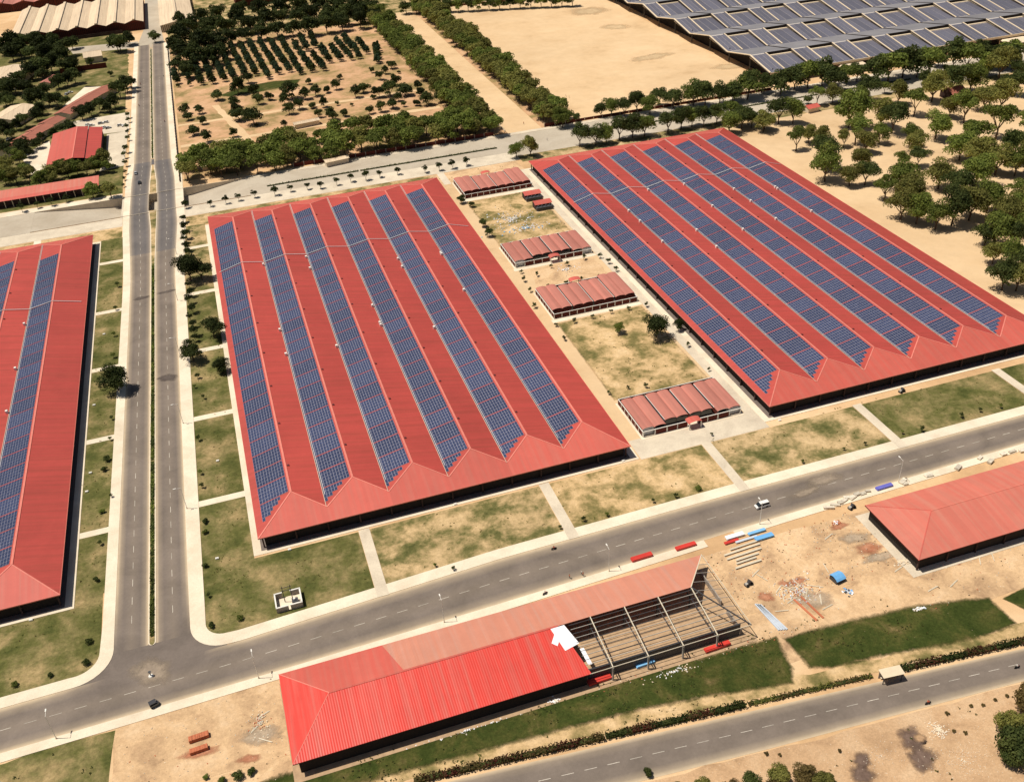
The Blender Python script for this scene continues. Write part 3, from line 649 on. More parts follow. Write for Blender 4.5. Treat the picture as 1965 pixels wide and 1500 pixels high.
    part('rafter', MB().bar((xz, ym, zr), (x1, y0, E0), .26, .3, 'dark_steel')); part('rafter', MB().bar((xz, ym, zr), (x1, y1, E0), .26, .3, 'steel_beam')); part('eave_beam', MB().bar((xs, y0, E0), (x1, y0, E0), .16, .2, 'steel_beam').bar((x1, y0, E0), (x1, y1, E0), .16, .2, 'steel_beam'))
    # low block walls round the frame
    for a, b in (((xs, y0+2.0), (x1-2.2, y0+2.0)), ((x1-1.6, y0+2.0), (x1-1.6, y0+9.5)), ((x1-1.6, y0+13), (x1-1.6, y1-2.4)), ((xs+3, y1-2.2), (x1-3, y1-2.2))):
        ax, ay = a; bx, by = b; t = .15
        part('block_wall', MB().box(min(ax, bx)-t, max(ax, bx)+t, min(ay, by)-t, max(ay, by)+t, .1, 4.2 if ay == by else 1.9, 'dark_steel' if ay == by else 'grey_wall'))
    part('kerb', MB().box(xs-2, x1+5, y0-2.4, y0-2.15, 0, .25, 'dark_soil').box(x1+4.7, x1+5, y0-2.1, y1-6, 0, .25, 'dark_soil'))
shed_under_construction()

# ================================================================ barrel-vaulted brick blocks between the warehouses
def vault_block(x0, y0, y1, label, flip):
    W, D = 37.4, y1-y0
    root = empty('vault_block', (x0+W/2, (y0+y1)/2, 0), label, 'building', rz=math.pi if flip else 0)
    def bl(mb, name, par=None): mb.v = [(p[0]-W/2, p[1]-D/2, p[2]) for p in mb.v]; return mb.build(name, par or root)
    bl(MB().box(-.8, W+.8, -1.2, D+.8, 0, .12, 'pavement'), 'floor_slab')
    mw = 8.9; gapm = (W-4*mw)/3
    for i in range(4):
        mx = i*(mw+gapm); yf = .45 if i in (0, 3) else 2.6; yb = D-2.4; hw = 2.9
        bl(MB().box(mx+.25, mx+mw-.25, yf+.6, yb, .12, hw, 'brick_panel'), 'wall')
        for j in range(2):
            cx = mx+mw*(.25+.5*j); r = mw/4; n = 8; vm = MB(); end = MB()
            prof = [(cx-r*math.cos(math.pi*k/n), hw+.62*math.sin(math.pi*k/n)) for k in range(n+1)]
            for a, b in zip(prof, prof[1:]):
                vm.face([(a[0], yf, a[1]), (b[0], yf, b[1]), (b[0], yb+.3, b[1]), (a[0], yb+.3, a[1])], 'roof_pink')
                vm.face([(a[0], yf, a[1]), (b[0], yf, b[1]), (b[0], yf, b[1]-.16), (a[0], yf, a[1]-.16)], 'white_paint' if i in (0, 3) and j == 0 else 'roof_pink')
            vo = bl(vm, 'vault_roof')
            end.face([(p[0], yf+.5, p[1]-.05) for p in prof], 'glass_dark' if not (i in (0, 3) and j == (0 if i == 0 else 1)) else 'zinc'); end.box(cx-r+.1, cx+r-.1, yf+.5, yf+.58, .3, hw, 'glass_dark' if not (i in (0, 3) and j == (0 if i == 0 else 1)) else 'zinc')
            bl(end, 'arch_window')
            if i in (0, 3) and j == (0 if i == 0 else 1):
                g = MB()
                for z in (.6, 1.2, 1.8, 2.4): g.box(cx-r+.1, cx+r-.1, yf+.3, yf+.45, z, z+.22, 'white_paint')
                bl(g, 'louvre')
        if i < 3: bl(MB().box(mx+mw-.12, mx+mw+gapm+.12, yf+2, yb-.5, .12, 2.7, 'glass_dark').box(mx+mw+gapm-.08, mx+mw+gapm+.06, 3, yb, 2.95, 3.1, 'white_paint'), 'roof_gutter')
    pm = MB().box(-.5, .5, -.06, .06, .2, 2.15, 'brick_panel').mesh('wall_panel'); pst = MB().box(-.14, .14, -.14, .14, .12, 2.45, 'white_paint').mesh('post')
    def run(x0_, y0_, x1_, y1_, n, skip=()):
        d = Vector((x1_-x0_, y1_-y0_, 0)); rz = math.atan2(d.y, d.x)
        for k in range(n+1):
            q = Vector((x0_-W/2, y0_-D/2, 0))+d*(k/n); obj('post', pst, root, q)
            if k < n and k not in skip:
                q = Vector((x0_-W/2, y0_-D/2, 0))+d*((k+.5)/n); o = obj('wall_panel', pm, root, q, rz); o.scale = (d.length/n-.3, 1, 1)
        mb = MB().bar((x0_-W/2, y0_-D/2, 2.3), (x1_-W/2, y1_-D/2, 2.3), .26, .16, 'white_paint'); mb.build('coping', root)
    run(mw+.2, 0, W-mw-.2, 0, 5, (2,)); run(.2, 0, mw, 0, 2, (0,)); run(W-mw, 0, W-.2, 0, 2, (1,))
    run(0, .3, 0, D, 7); run(W, .3, W, D, 7); run(0, D, W, D, 11)
    pr = MB(); n = 6; prof = [(W/2-2.6*math.cos(math.pi*k/n), 2.7+.75*math.sin(math.pi*k/n)) for k in range(n+1)]
    for a, b in zip(prof, prof[1:]): pr.face([(a[0], -2.4, a[1]), (b[0], -2.4, b[1]), (b[0], .8, b[1]), (a[0], .8, a[1])], 'roof_hip')
    po = bl(pr, 'porch_roof')
    for sx in (-2.2, 2.2): bl(MB().box(W/2+sx-.15, W/2+sx+.15, -2.2, -1.9, .1, 2.75, 'white_paint'), 'porch_post')
vault_block(114.5, 239.6, 260.8, 'pink vaulted brick block nearest the main road with red entrance porch', False)
vault_block(114.6, 327.6, 351.2, 'pink vaulted brick block just behind the lawn with the dark round tree', True)
vault_block(114.4, 378.2, 400.6, 'pink vaulted brick block bordering the rubbish-strewn yard', False)
vault_block(115.2, 465.4, 488.8, 'farthest pink vaulted brick block, by the north road', True)
def kiosk(px, py, label):
    p = P(px, py); root = empty('utility_hut', (p.x, p.y, 0), label, 'hut', 'red-roofed utility huts')
    MB().box(-4.4, 4.4, -2.2, 2.2, 0, 2.6, 'brick_dark').build('wall', root); b = MB()
    n = 6; prof = [(-2.9+5.8*k/n, 2.75+.9*math.sin(math.pi*k/n)) for k in range(n+1)]
    for a, c in zip(prof, prof[1:]): b.face([(-4.7, a[0], a[1]), (4.7, a[0], a[1]), (4.7, c[0], c[1]), (-4.7, c[0], c[1])][::1], 'roof_hip')
    b.build('roof', root); MB().box(-4.3, 4.3, -5.0, -2.3, 0, 1.9, 'dark_steel').build('equipment', root)
    t = MB()
    for k in range(4): t.tube((-3.2+2.1*k, -3.6, 1.9), (-3.2+2.1*k, -3.6, 2.7), .55, .35, 'dark_steel', 8)
    t.build('tank', root)
kiosk(1020, 379, 'small red-roofed hut, the farther of the pair in the rubbish-strewn yard'); kiosk(1040, 397, 'small red-roofed hut, the nearer of the pair in the rubbish-strewn yard')

# ================================================================ large hall with folded solar roof, north-east
def folded_hall():
    X0, Y0, per, wa, wb, k_r, i_c = 354.6, 564.0, 58.2, 12.0, 20.2, 6, 13
    zlo, zhi, run_s = 7.6, 12.6, 27.5
    root = empty('folded_roof_hall', (X0, Y0, 0), 'huge hall with grey folded solar roof beyond the sandy field', 'hall')
    sa = MB(); L_ = run_s
    def slope_mesh(wd, z0, z1, lanes, nm):
        base = MB().face([(0, 0, z0), (wd, 0, z0), (wd, L_, z1), (0, L_, z1)], 'lane_white').mesh(nm)
        return base
    def lane_mesh(wd, ln, z0, z1): return MB().face([(0, .4, z0+.12), (wd, .4, z0+.12), (wd, ln, z0+(z1-z0)*ln/L_+.12), (0, ln, z0+(z1-z0)*ln/L_+.12)], 'hall_solar').mesh('solar_lane')
    mA = slope_mesh(wa, zlo, zhi, 3, 'roof_slope'); mB = slope_mesh(wb, zlo-.4, zhi-1.7, 3, 'roof_slope')
    mN = MB().face([(0, L_, zhi), (wa+wb, L_, zhi), (wa+wb, per, zlo), (0, per, zlo)], 'hall_grey').mesh('roof_slope')
    lA = lane_mesh(3.75, L_-1.2, zlo, zhi); lB = lane_mesh(6.45, L_-2.6, zlo-.4, zhi-1.7)
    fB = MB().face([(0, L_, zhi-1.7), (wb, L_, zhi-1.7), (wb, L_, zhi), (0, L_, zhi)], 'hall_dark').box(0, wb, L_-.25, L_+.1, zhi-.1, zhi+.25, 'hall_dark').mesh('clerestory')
    sB = MB().box(0, wb, L_-2.0, L_-.3, zhi-2.0, zhi-1.55, 'hall_cream').mesh('sill')
    fW = MB()
    for (ya, za), (yb, zb) in (((0, zlo), (L_, zhi)), ((L_, zhi), (per, zlo))):
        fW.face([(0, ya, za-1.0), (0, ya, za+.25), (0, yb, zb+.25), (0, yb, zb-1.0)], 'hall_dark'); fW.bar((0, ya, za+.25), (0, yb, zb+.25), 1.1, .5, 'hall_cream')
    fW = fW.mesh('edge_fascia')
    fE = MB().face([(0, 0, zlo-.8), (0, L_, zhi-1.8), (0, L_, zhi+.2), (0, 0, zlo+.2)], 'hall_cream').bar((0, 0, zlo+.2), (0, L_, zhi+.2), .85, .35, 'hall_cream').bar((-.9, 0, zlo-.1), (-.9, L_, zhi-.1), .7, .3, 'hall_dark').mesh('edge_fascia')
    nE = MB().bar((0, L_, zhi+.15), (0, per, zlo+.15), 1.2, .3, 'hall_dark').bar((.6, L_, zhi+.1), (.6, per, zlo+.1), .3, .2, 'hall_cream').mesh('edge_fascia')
    for j in range(k_r):
        for i in range(i_c):
            x = i*(wa+wb); y = j*per
            if j < 5 or i < 13:
                a = obj('roof_slope', mA, root, (x, y, 0)); b = obj('roof_slope', mB, root, (x+wa, y, 0)); n_ = obj('roof_slope', mN, root, (x, y, 0))
                for q in range(3): obj('solar_lane', lA, a, (.3+q*3.95, 0, 0))
                for q in range(3): obj('solar_lane', lB, b, (.25+q*6.7, 0, 0))
                obj('clerestory', fB, root, (x+wa, y, 0)); obj('sill', sB, root, (x+wa, y, 0))
                obj('edge_fascia', fE, root, (x+wa, y, 0)); obj('edge_fascia', fE, root, (x, y, 0)); obj('edge_fascia', nE, root, (x, y, 0))
        obj('edge_fascia', fW, root, (-.1, j*per, 0))
    cm = MB().box(-.3, .3, -.3, .3, 0, 9, 'dark_steel').mesh('column')
    for j in range(12): obj('column', cm, root, (4.0, 4+j*29.1, 0))
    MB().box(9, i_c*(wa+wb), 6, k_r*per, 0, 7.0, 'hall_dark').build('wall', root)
    MB().box(0, i_c*(wa+wb), -.3, .1, zlo-1.4, zlo+.1, 'hall_cream').build('eave_beam', root)
folded_hall()
def canopy(px, py, label):
    p = P(px, py, 5); root = empty('entrance_canopy', (p.x, p.y+3, 0), label, 'canopy', 'cream canopies of the folded-roof hall')
    MB().face([(-10, -7, 4.6), (10, -7, 4.6), (8, 0, 6.2), (-8, 0, 6.2)], 'hall_cream').face([(10, 7, 4.6), (-10, 7, 4.6), (-8, 0, 6.2), (8, 0, 6.2)], 'hall_cream').face([(10, -7, 4.6), (10, 7, 4.6), (8, 0, 6.2)], 'hall_cream').face([(-10, 7, 4.6), (-10, -7, 4.6), (-8, 0, 6.2)], 'hall_cream').build('roof', root)
    cm = MB().box(-.25, .25, -.25, .25, 0, 4.7, 'hall_cream').mesh('column')
    for sx in (-8.5, 8.5):
        for sy in (-5.5, 5.5): obj('column', cm, root, (sx, sy, 0))
canopy(1635, 124, 'cream entrance canopy, the western one by the folded-roof hall'); canopy(1795, 98, 'cream entrance canopy, the middle one by the folded-roof hall'); canopy(1955, 78, 'cream entrance canopy, the easternmost one by the folded-roof hall')

# ================================================================ far factory and garden buildings
def gable_factory(x0, y0, bays, bw, ln, label, h=7.0, rise=2.6, mat='roof_cream', wall='brick_panel'):
    root = empty('factory', (x0, y0, 0), label, 'factory'); W = bays*bw
    MB().box(.3, W-.3, .6, ln-.3, 0, h, wall).build('wall', root)
    sl1 = MB().face([(0, 0, h), (bw/2, 0, h+rise), (bw/2, ln, h+rise), (0, ln, h)], mat).mesh('roof_slope'); sl2 = MB().face([(bw/2, 0, h+rise), (bw, 0, h), (bw, ln, h), (bw/2, ln, h+rise)], mat).mesh('roof_slope')
    gb = MB().face([(0, .3, h-.1), (bw, .3, h-.1), (bw/2, .3, h+rise-.05)], wall).mesh('gable'); mo = MB().box(bw/2-1.2, bw/2+1.0, 0, ln, h+rise-.6, h+rise+.5, mat).box(bw/2+1.0, bw/2+1.25, .1, ln-.1, h+rise-.6, h+rise+.3, 'glass_dark').mesh('ridge_monitor')
    lo = MB()
    for k in range(int(bw/1.6)): lo.box(.5+k*1.6, .9+k*1.6, .25, .6, .5, h, 'rubber')
    lo = lo.mesh('louvre')
    for b in range(bays):
        for me in (sl1, sl2, gb, mo, lo): obj(me.name, me, root, (b*bw, 0, 0))
gable_factory(-158, 966, 7, 16.2, 118, 'cream many-gabled factory roof with dark louvred wall at top left')
gable_factory(-31, 944, 1, 30, 130, 'cream gabled warehouse just right of the avenue end', 6, 2.5, wall='cream_wall')
gable_factory(40, 1010, 5, 22, 60, 'pink gabled factory roofs behind the dark wood', 7, 2.5, 'roof_pink')
gable_factory(-40+36, 1085, 4, 18, 60, 'pale roofed workshop at the very top beside the cream warehouse', 7, 2.5, 'roof_cream')
gable_factory(-190, 1120, 8, 20, 70, 'pink roofed factory at the top left corner', 7, 2.5, 'roof_pink')
def gable_house(pts, h, rise, mat, label, cat='building', name='garden_building', wall='cream_wall', group=None):
    """gable roof over a quadrilateral given by two ridge ends and a width"""
    (ax, ay), (bx, by), wd = pts; a = P(ax, ay, h); b = P(bx, by, h); d = (b-a).normalized(); ln = (b-a).length; n = Vector((-d.y, d.x, 0))
    root = empty(name, (a.x, a.y, 0), label, cat, group, math.atan2(d.y, d.x)); w2 = wd/2
    MB().box(.6, ln-.6, -w2+.7, w2-.7, 0, h, wall).build('wall', root)
    MB().face([(0, -w2, h), (ln, -w2, h), (ln, 0, h+rise), (0, 0, h+rise)], mat).build('roof_slope', root); MB().face([(ln, w2, h), (0, w2, h), (0, 0, h+rise), (ln, 0, h+rise)], mat).build('roof_slope', root)
    MB().face([(.7, -w2+.8, h-.02), (.7, w2-.8, h-.02), (.7, 0, h+rise-.1)], wall).face([(ln-.7, w2-.8, h-.02), (ln-.7, -w2+.8, h-.02), (ln-.7, 0, h+rise-.1)], wall).build('gable', root)
    MB().bar((0, 0, h+rise+.02), (ln, 0, h+rise+.02), .4, .08, mat).build('ridge_cap', root)
    return root
def long_shed():
    x0, x1, y0, y1 = -135, -71.8, 562.4, 577; root = empty('long_shed', (x0, y0, 0), 'long narrow red-roofed shed west of the underpass', 'shed')
    MB().box(1.5, x1-x0-1.5, 2.2, y1-y0-1, 0, 4.2, 'brick_dark').build('wall', root)
    MB().face([(0, 0, 4.4), (x1-x0, 0, 4.4), (x1-x0, 3.4, 5.0), (0, 3.4, 5.0)], 'roof_hip').build('roof_slope', root); MB().face([(0, 3.4, 5.0), (x1-x0, 3.4, 5.0), (x1-x0, y1-y0, 5.6), (0, y1-y0, 5.6)], 'roof_faded').build('roof_slope', root)
    cm = MB().box(-.18, .18, -.18, .18, 0, 4.4, 'cream_wall').mesh('column')
    for k in range(16): obj('column', cm, root, (1+k*4.05, .6, 0))
long_shed()
def red_hall():
    x0, x1, y0, y1 = -102.5, -72.0, 606, 668; root = empty('red_hall', (x0, y0, 0), 'tall red metal-roofed hall set among trees west of the avenue', 'hall')
    xr, xm = 15.5, 22.0; w = x1-x0; l = y1-y0
    MB().box(.8, w-.8, .8, l-.8, 0, 6, 'brick_dark').build('wall', root)
    MB().face([(0, 0, 6), (xr, 0, 8.6), (xr, l, 8.6), (0, l, 6)], 'roof_hip').build('roof_slope', root); MB().face([(xr, 0, 8.6), (xm, 0, 7.6), (xm, l, 7.6), (xr, l, 8.6)], 'roof_red').build('roof_slope', root)
    MB().face([(xm+.5, 0, 7.2), (w, 0, 6.0), (w, l, 6.0), (xm+.5, l, 7.2)], 'roof_red').build('roof_slope', root); MB().box(xm, xm+.5, 0, l, 6.6, 7.1, 'vent_dark').build('valley_gutter', root); MB().box(xr-.3, xr+.3, 0, l, 8.55, 8.7, 'ridge_cap').build('ridge_cap', root)
red_hall()
tl = ['lowest', 'second lowest', 'third', 'fourth', 'fifth', 'sixth', 'uppermost']
for k, (a, b) in enumerate((((2, 292), (30, 276)), ((40, 270), (66, 255)), ((62, 255), (88, 241)), ((85, 240), (112, 226)), ((118, 220), (150, 199)), ((150, 199), (185, 178)), ((182, 180), (210, 166)))):
    gable_house((a, b, 13), 4, 1.6, 'roof_terracotta', 'terracotta-roofed row building in the gardens, %s of the stepped diagonal row' % tl[k], group='stepped row of terracotta roofs')
gable_house(((0, 232), (48, 203), 22), 5, 1.8, 'roof_cream', 'cream gabled roof among dark trees at the left edge', name='cream_building'); gable_house(((-10, 160), (30, 128), 30), 6, 2, 'roof_cream', 'wide cream roof at left edge below the factory', name='cream_building')
gable_house(((85, 160), (104, 146), 9), 4, 1.2, 'roof_pink', 'tiny pale roof deep in the dark wood on the left', name='garden_building')
gable_house(((160, 108), (196, 103), 14), 5, 3, 'roof_cream', 'white gatehouse with peaked gable below the cream factory', name='gatehouse')
for k, (a, b, wd, wh) in enumerate((((383, 316), (432, 306), 9, 'leftmost'), ((533, 290), (566, 279), 10, 'second'), ((622, 310), (668, 300), 6, 'third'), ((562, 238), (612, 228), 6, 'farthest'))):
    gable_house((a, b, wd), 3, .8, 'roof_cream', 'small cream hut roof half hidden by avenue trees, %s of four' % wh, name='tree_hut', group='small cream huts under the avenue trees')
gable_house(((1545, 207), (1568, 202), 7), 3, 1.4, 'roof_hip', 'small red-roofed hut at the grove edge by the north road', name='grove_hut'); gable_house(((1815, 178), (1845, 172), 12), 4, 3, 'roof_terracotta', 'dark pavilion with pointed terracotta roof deep in the grove', name='pavilion', wall='brick_dark')
# boundary walls
def wall_run(a, b, h, mat, label, post=None, sp=6.0):
    a, b = Vector(a), Vector(b); d = b-a; root = empty('boundary_wall', (a.x, a.y, 0), label, 'wall', rz=math.atan2(d.y, d.x)); n = max(1, int(d.length/sp)); st = d.length/n
    pm = MB().box(.15, st-.15, -.1, .1, 0, h, mat).mesh('wall_panel'); pp = MB().box(-.2, .2, -.2, .2, 0, h+.3, post or mat).mesh('post')
    for k in range(n): obj('wall_panel', pm, root, (k*st, 0, 0)); obj('post', pp, root, (k*st, 0, 0))
wall_run((36, 554.5), (158, 552.6), 2.2, 'brick_panel', 'dark brick boundary wall below the avenue trees on the north road', 'grey_wall')
wall_run((191, 553), (212, 553), 2.2, 'brick_panel', 'short dark brick wall beside the end of the dirt road', 'cream_wall'); wall_run((212, 553.5), (350, 553.5), 1.6, 'brick_panel', 'low brick wall along the south edge of the sandy field', 'cream_wall')
wall_run((-28.4, 560), (-27.2, 885), 1.6, 'brick_dark', 'long dark wall between the avenue pavement and the orchard'); wall_run((166.4, 556), (166.4, 880), .9, 'concrete', 'low pale kerb wall along the dirt road'); wall_run((212, 904), (352, 880), 1.6, 'brick_panel', 'broken red wall at the far end of the sandy field')
wall_run((-140, 958), (-64, 962), 3, 'brick_dark', 'dark wall in front of the cream factory'); wall_run((-110, 846), (-75, 846), 4, 'brick_panel', 'maroon wall above the green lawn at upper left')
# ================================================================ trees
def leaf_cloud(seed, R, zc, rz, nb, nl, size, low=-.35, lobe=.40):
    """leaf-sized faces spread over many lobes through the crown's volume"""
    r = np.random.default_rng(seed); V = []
    per = nl//nb
    for b in range(nb):
        d = r.normal(size=3); d /= np.linalg.norm(d)
        if d[2] < low: d[2] = abs(d[2])*.5
        rad = r.uniform(.35, .80) if b else 0.0
        c = np.array([d[0]*R*rad, d[1]*R*rad, zc+d[2]*rz*rad]); lr = R*lobe*r.uniform(.75, 1.2)
        n = r.normal(size=(per, 3)); n /= np.linalg.norm(n, axis=1)[:, None]; n[:, 2] = np.where(n[:, 2] < -.4, -n[:, 2], n[:, 2])
        p = c + n*lr*np.array([1, 1, .82])*r.uniform(.62, 1.08, (per, 1))
        nn = n + r.normal(size=(per, 3))*.55; nn /= np.linalg.norm(nn, axis=1)[:, None]
        t = np.cross(nn, r.normal(size=(per, 3))); t /= np.linalg.norm(t, axis=1)[:, None]; u = np.cross(nn, t)
        s = size*r.uniform(.6, 1.35, (per, 1))
        V.append(np.stack([p-t*s*.9-u*s*.35, p+t*s*.1-u*s*.75, p+t*s*1.0+u*s*.2, p-t*s*.15+u*s*.8], 1).reshape(-1, 3))
    return np.concatenate(V)
def cloud_mesh(name, V, mat, extra=None):
    n = len(V)//4; me = bpy.data.meshes.new(name)
    ev, ef = (extra.v, extra.f) if extra else ([], [])
    verts = np.concatenate([V, np.array(ev, float).reshape(-1, 3)]) if len(ev) else V
    faces = np.arange(n*4).reshape(n, 4).tolist() + [[i+n*4 for i in f] for f in ef]
    me.from_pydata(verts.tolist(), [], faces); me.materials.append(M[mat])
    if extra:
        me.materials.append(M['bark']); mi = np.zeros(len(faces), np.int32); mi[n:] = 1; me.polygons.foreach_set('material_index', mi)
    me.update(); return me
def trunk_mb(seed, R, zc, limbs=5, r0=.28, n=7):
    r = random.Random(seed); b = MB(); fork = zc*.42
    b.tube((0, 0, -.1), (r.uniform(-.2, .2), r.uniform(-.2, .2), fork), r0, r0*.75, 'bark', n)
    for k in range(limbs):
        t = 2*math.pi*k/limbs+r.uniform(-.4, .4); L = R*r.uniform(.4, .65)
        mid = (math.cos(t)*L*.5, math.sin(t)*L*.5, fork+(zc-fork)*.6); b.tube((0, 0, fork-.1), mid, r0*.55, r0*.4, 'bark', n)
        b.tube(mid, (math.cos(t)*L, math.sin(t)*L, zc+r.uniform(0, R*.25)), r0*.4, r0*.12, 'bark', n)
    return b
# shape: (R, crown centre, vertical semi-axis, lobes, low)
SH = {'umbrella': (5.0, 5.9, 3.9, 18, -.4), 'broad': (5.0, 5.2, 4.9, 20, -.65), 'round': (5.0, 5.0, 5.0, 18, -.7), 'loose': (5.0, 6.4, 4.4, 12, -.4), 'slim': (5.0, 8.2, 7.4, 16, -.7), 'bush': (5.0, 3.0, 3.0, 12, -.2)}
PROTO = {}
def proto(shape, mat, seed, lod):
    key = (shape, mat, seed, lod)
    if key in PROTO: return PROTO[key]
    R, zc, rz, nb, low = SH[shape]; nl = {0: 5200, 1: 2300, 2: 700}[lod]; sz = {0: .25, 1: .38, 2: .64}[lod]
    if shape == 'loose': nl = int(nl*.55)
    V = leaf_cloud(seed*31+hash(shape) % 1 + len(shape), R, zc, rz, nb, nl, sz, low, .36 if shape == 'loose' else .42)
    tr = trunk_mb(seed, R, zc, n=7 if lod == 0 else 5, limbs=5 if lod == 0 else 3)
    if lod == 0: PROTO[key] = (cloud_mesh('crown', V, mat), tr.mesh('trunk'))
    else: PROTO[key] = (cloud_mesh('tree', V, mat, tr), None)
    return PROTO[key]
tr_rng = random.Random(11)
def tree_at(x, y, D, shape, mat, lod, name, label, group, cat='tree', seeds=4, sq=None):
    crown, trunk = proto(shape, mat, tr_rng.randrange(seeds)+1, lod); s = D/10.0; rz = tr_rng.uniform(0, 6.28)
    sc = (s*tr_rng.uniform(.92, 1.08), s*tr_rng.uniform(.92, 1.08), s*tr_rng.uniform(.9, 1.1) if sq is None else sq)
    if trunk is None: return obj(name, crown, None, (x, y, 0), rz, label, cat, group, scale=sc)
    e = empty(name, (x, y, 0), label, cat, group, rz); e.scale = sc
    obj('crown', crown, e); obj('trunk', trunk, e); return e
def tree_px(px, py, w, shape, mat, lod, name, label, group, cat='tree', **kw):
    zc = SH[shape][1]/10.0; D = w/pxm(P(px, py))
    for _ in range(3):
        p = P(px, py, D*zc); D = w/pxm(p)
    return tree_at(p.x, p.y, D, shape, mat, lod, name, label, group, cat, **kw)
# ---- grove east of the warehouses (zoom coordinates: crop 1400,90 at 3x)
G = [(200, 430, 90), (290, 360, 110), (370, 370, 110), (390, 520, 100), (460, 495, 90), (530, 510, 85), (550, 590, 150), (560, 680, 145), (665, 515, 80), (760, 640, 110), (700, 730, 110), (790, 715, 110), (700, 350, 170), (740, 450, 140),
     (790, 540, 110), (880, 380, 130), (950, 400, 130), (870, 500, 90), (1050, 480, 110), (1075, 540, 110), (1000, 635, 90), (1095, 625, 90), (1000, 735, 150), (905, 790, 120), (1040, 810, 150), (1000, 900, 150), (1090, 930, 140), (1200, 440, 140),
     (1080, 290, 130), (980, 260, 110), (1180, 220, 140), (1290, 170, 140), (1400, 170, 140), (1370, 330, 130), (1275, 345, 95), (1220, 720, 150), (1320, 770, 150), (1440, 700, 150), (1200, 970, 130), (1300, 920, 170), (1400, 890, 170), (1500, 860, 150),
     (1340, 560, 140), (1420, 500, 150), (1450, 600, 160), (1550, 640, 150), (1640, 560, 150), (1660, 660, 130), (1560, 400, 160), (1480, 280, 130), (1580, 270, 150), (1660, 190, 120), (1600, 950, 160), (1540, 1040, 170), (1630, 1080, 130),
     (1530, 1180, 110), (1620, 1190, 130), (1590, 1310, 150), (1670, 1320, 140), (1660, 930, 110), (1480, 1080, 110), (800, 230, 110), (760, 275, 90), (510, 270, 80), (600, 262, 90), (1570, 90, 140), (1660, 120, 100), (1490, 100, 100), (1740, 420, 150), (1740, 640, 150), (1740, 850, 160), (1740, 1050, 150), (1730, 1230, 150), (1680, 800, 130)]
fronts = {0: 'dark tree at the grove corner nearest the warehouse north end', 8: 'thin sparse pale tree standing alone among dense grove trees', 20: 'pale yellow-green tree in the middle of the sandy grove', 57: 'dense dark tree by the south-east corner of the eastern warehouse', 26: 'round tree with dark shadow beside the eastern warehouse roof edge', 39: 'wide dark tree at the near end of the sandy clearing'}
for k, (zx, zy, zw) in enumerate(G):
    px, py, wd = 1400+zx/3, 90+zy/3, zw/3*1.34
    shape = ['broad', 'umbrella', 'broad', 'loose', 'broad'][k % 5]; mat = ['leaf_olive', 'leaf_green', 'leaf_dark', 'leaf_olive', 'leaf_green'][(k*7) % 5]
    if zy > 820: mat = ['leaf_dark', 'leaf_olive', 'leaf_green'][k % 3]; shape = 'broad'
    if k == 8: shape, mat = 'loose', 'leaf_olive'
    if k == 20: shape, mat = 'loose', 'leaf_lime'
    tree_px(px, py, wd, shape, mat, 0, 'grove_tree', fronts.get(k, 'green spreading tree in the sandy grove, with dark shade beneath'), 'trees of the sandy grove')
# ---- row along the north road
NR = [(30, 260, 90), (110, 215, 110), (300, 200, 110), (380, 170, 110), (460, 150, 110), (540, 150, 110), (620, 180, 110), (680, 140, 90), (740, 140, 90), (860, 120, 120), (930, 90, 140), (1010, 90, 130), (1090, 90, 120), (1160, 80, 120), (1210, 60, 80), (1300, 50, 120), (1380, 40, 130), (1450, 50, 110), (1530, 40, 120), (1620, 20, 120), (40, 405, 80), (110, 400, 75), (15, 345, 85), (1130, 170, 60), (1260, 130, 50), (895, 230, 50), (455, 305, 40), (1640, 60, 100)]
for k, (zx, zy, zw) in enumerate(NR): tree_px(1400+zx/3, 90+zy/3, zw/3*1.38, ['broad', 'umbrella', 'round'][k % 3], ['leaf_dark', 'leaf_green', 'leaf_dark'][k % 3], 1, 'roadside_tree', 'dark green tree in the row between north road and folded-roof hall', 'trees along the north road by the hall')
tree_px(1467, 163, 28, 'loose', 'leaf_lime', 1, 'roadside_tree', 'pale yellow-green tree at the corner of the folded-roof hall', None)
NM = [(680, 820, 90), (760, 800, 110), (860, 800, 100), (950, 760, 120), (1050, 790, 110), (1120, 720, 100), (1230, 730, 120), (1380, 690, 150), (1470, 690, 150), (1580, 700, 120), (1680, 680, 120), (1800, 620, 140), (1900, 620, 110), (390, 880, 120), (520, 1010, 120), (640, 1010, 120), (720, 1010, 110), (820, 960, 120), (920, 940, 140), (1010, 940, 130), (1190, 900, 130), (1290, 890, 120), (1370, 880, 110), (1460, 870, 110), (1560, 850, 120), (1650, 920, 130), (1750, 880, 120), (1820, 900, 90), (1920, 900, 110)]
for k, (zx, zy, zw) in enumerate(NM): tree_px(980+zx/3.93, zy/3.93, zw/3.93*1.42, ['broad', 'round', 'umbrella'][k % 3], ['leaf_dark', 'leaf_green', 'leaf_dark'][k % 3], 0, 'roadside_tree', 'bushy dark tree between the sandy field and the eastern warehouse', 'trees south of the sandy field')
tree_px(980+490/3.93, 880/3.93, 18, 'round', 'leaf_dark', 1, 'roadside_tree', 'slim dark tree by the gate at the field corner', None)
tree_px(1018, 282, 38, 'broad', 'leaf_olive', 0, 'corner_tree', 'large bushy tree at the far corner between the two warehouses', None); tree_px(990, 288, 30, 'broad', 'leaf_green', 0, 'corner_tree', 'smaller tree touching the large bushy corner tree', None)
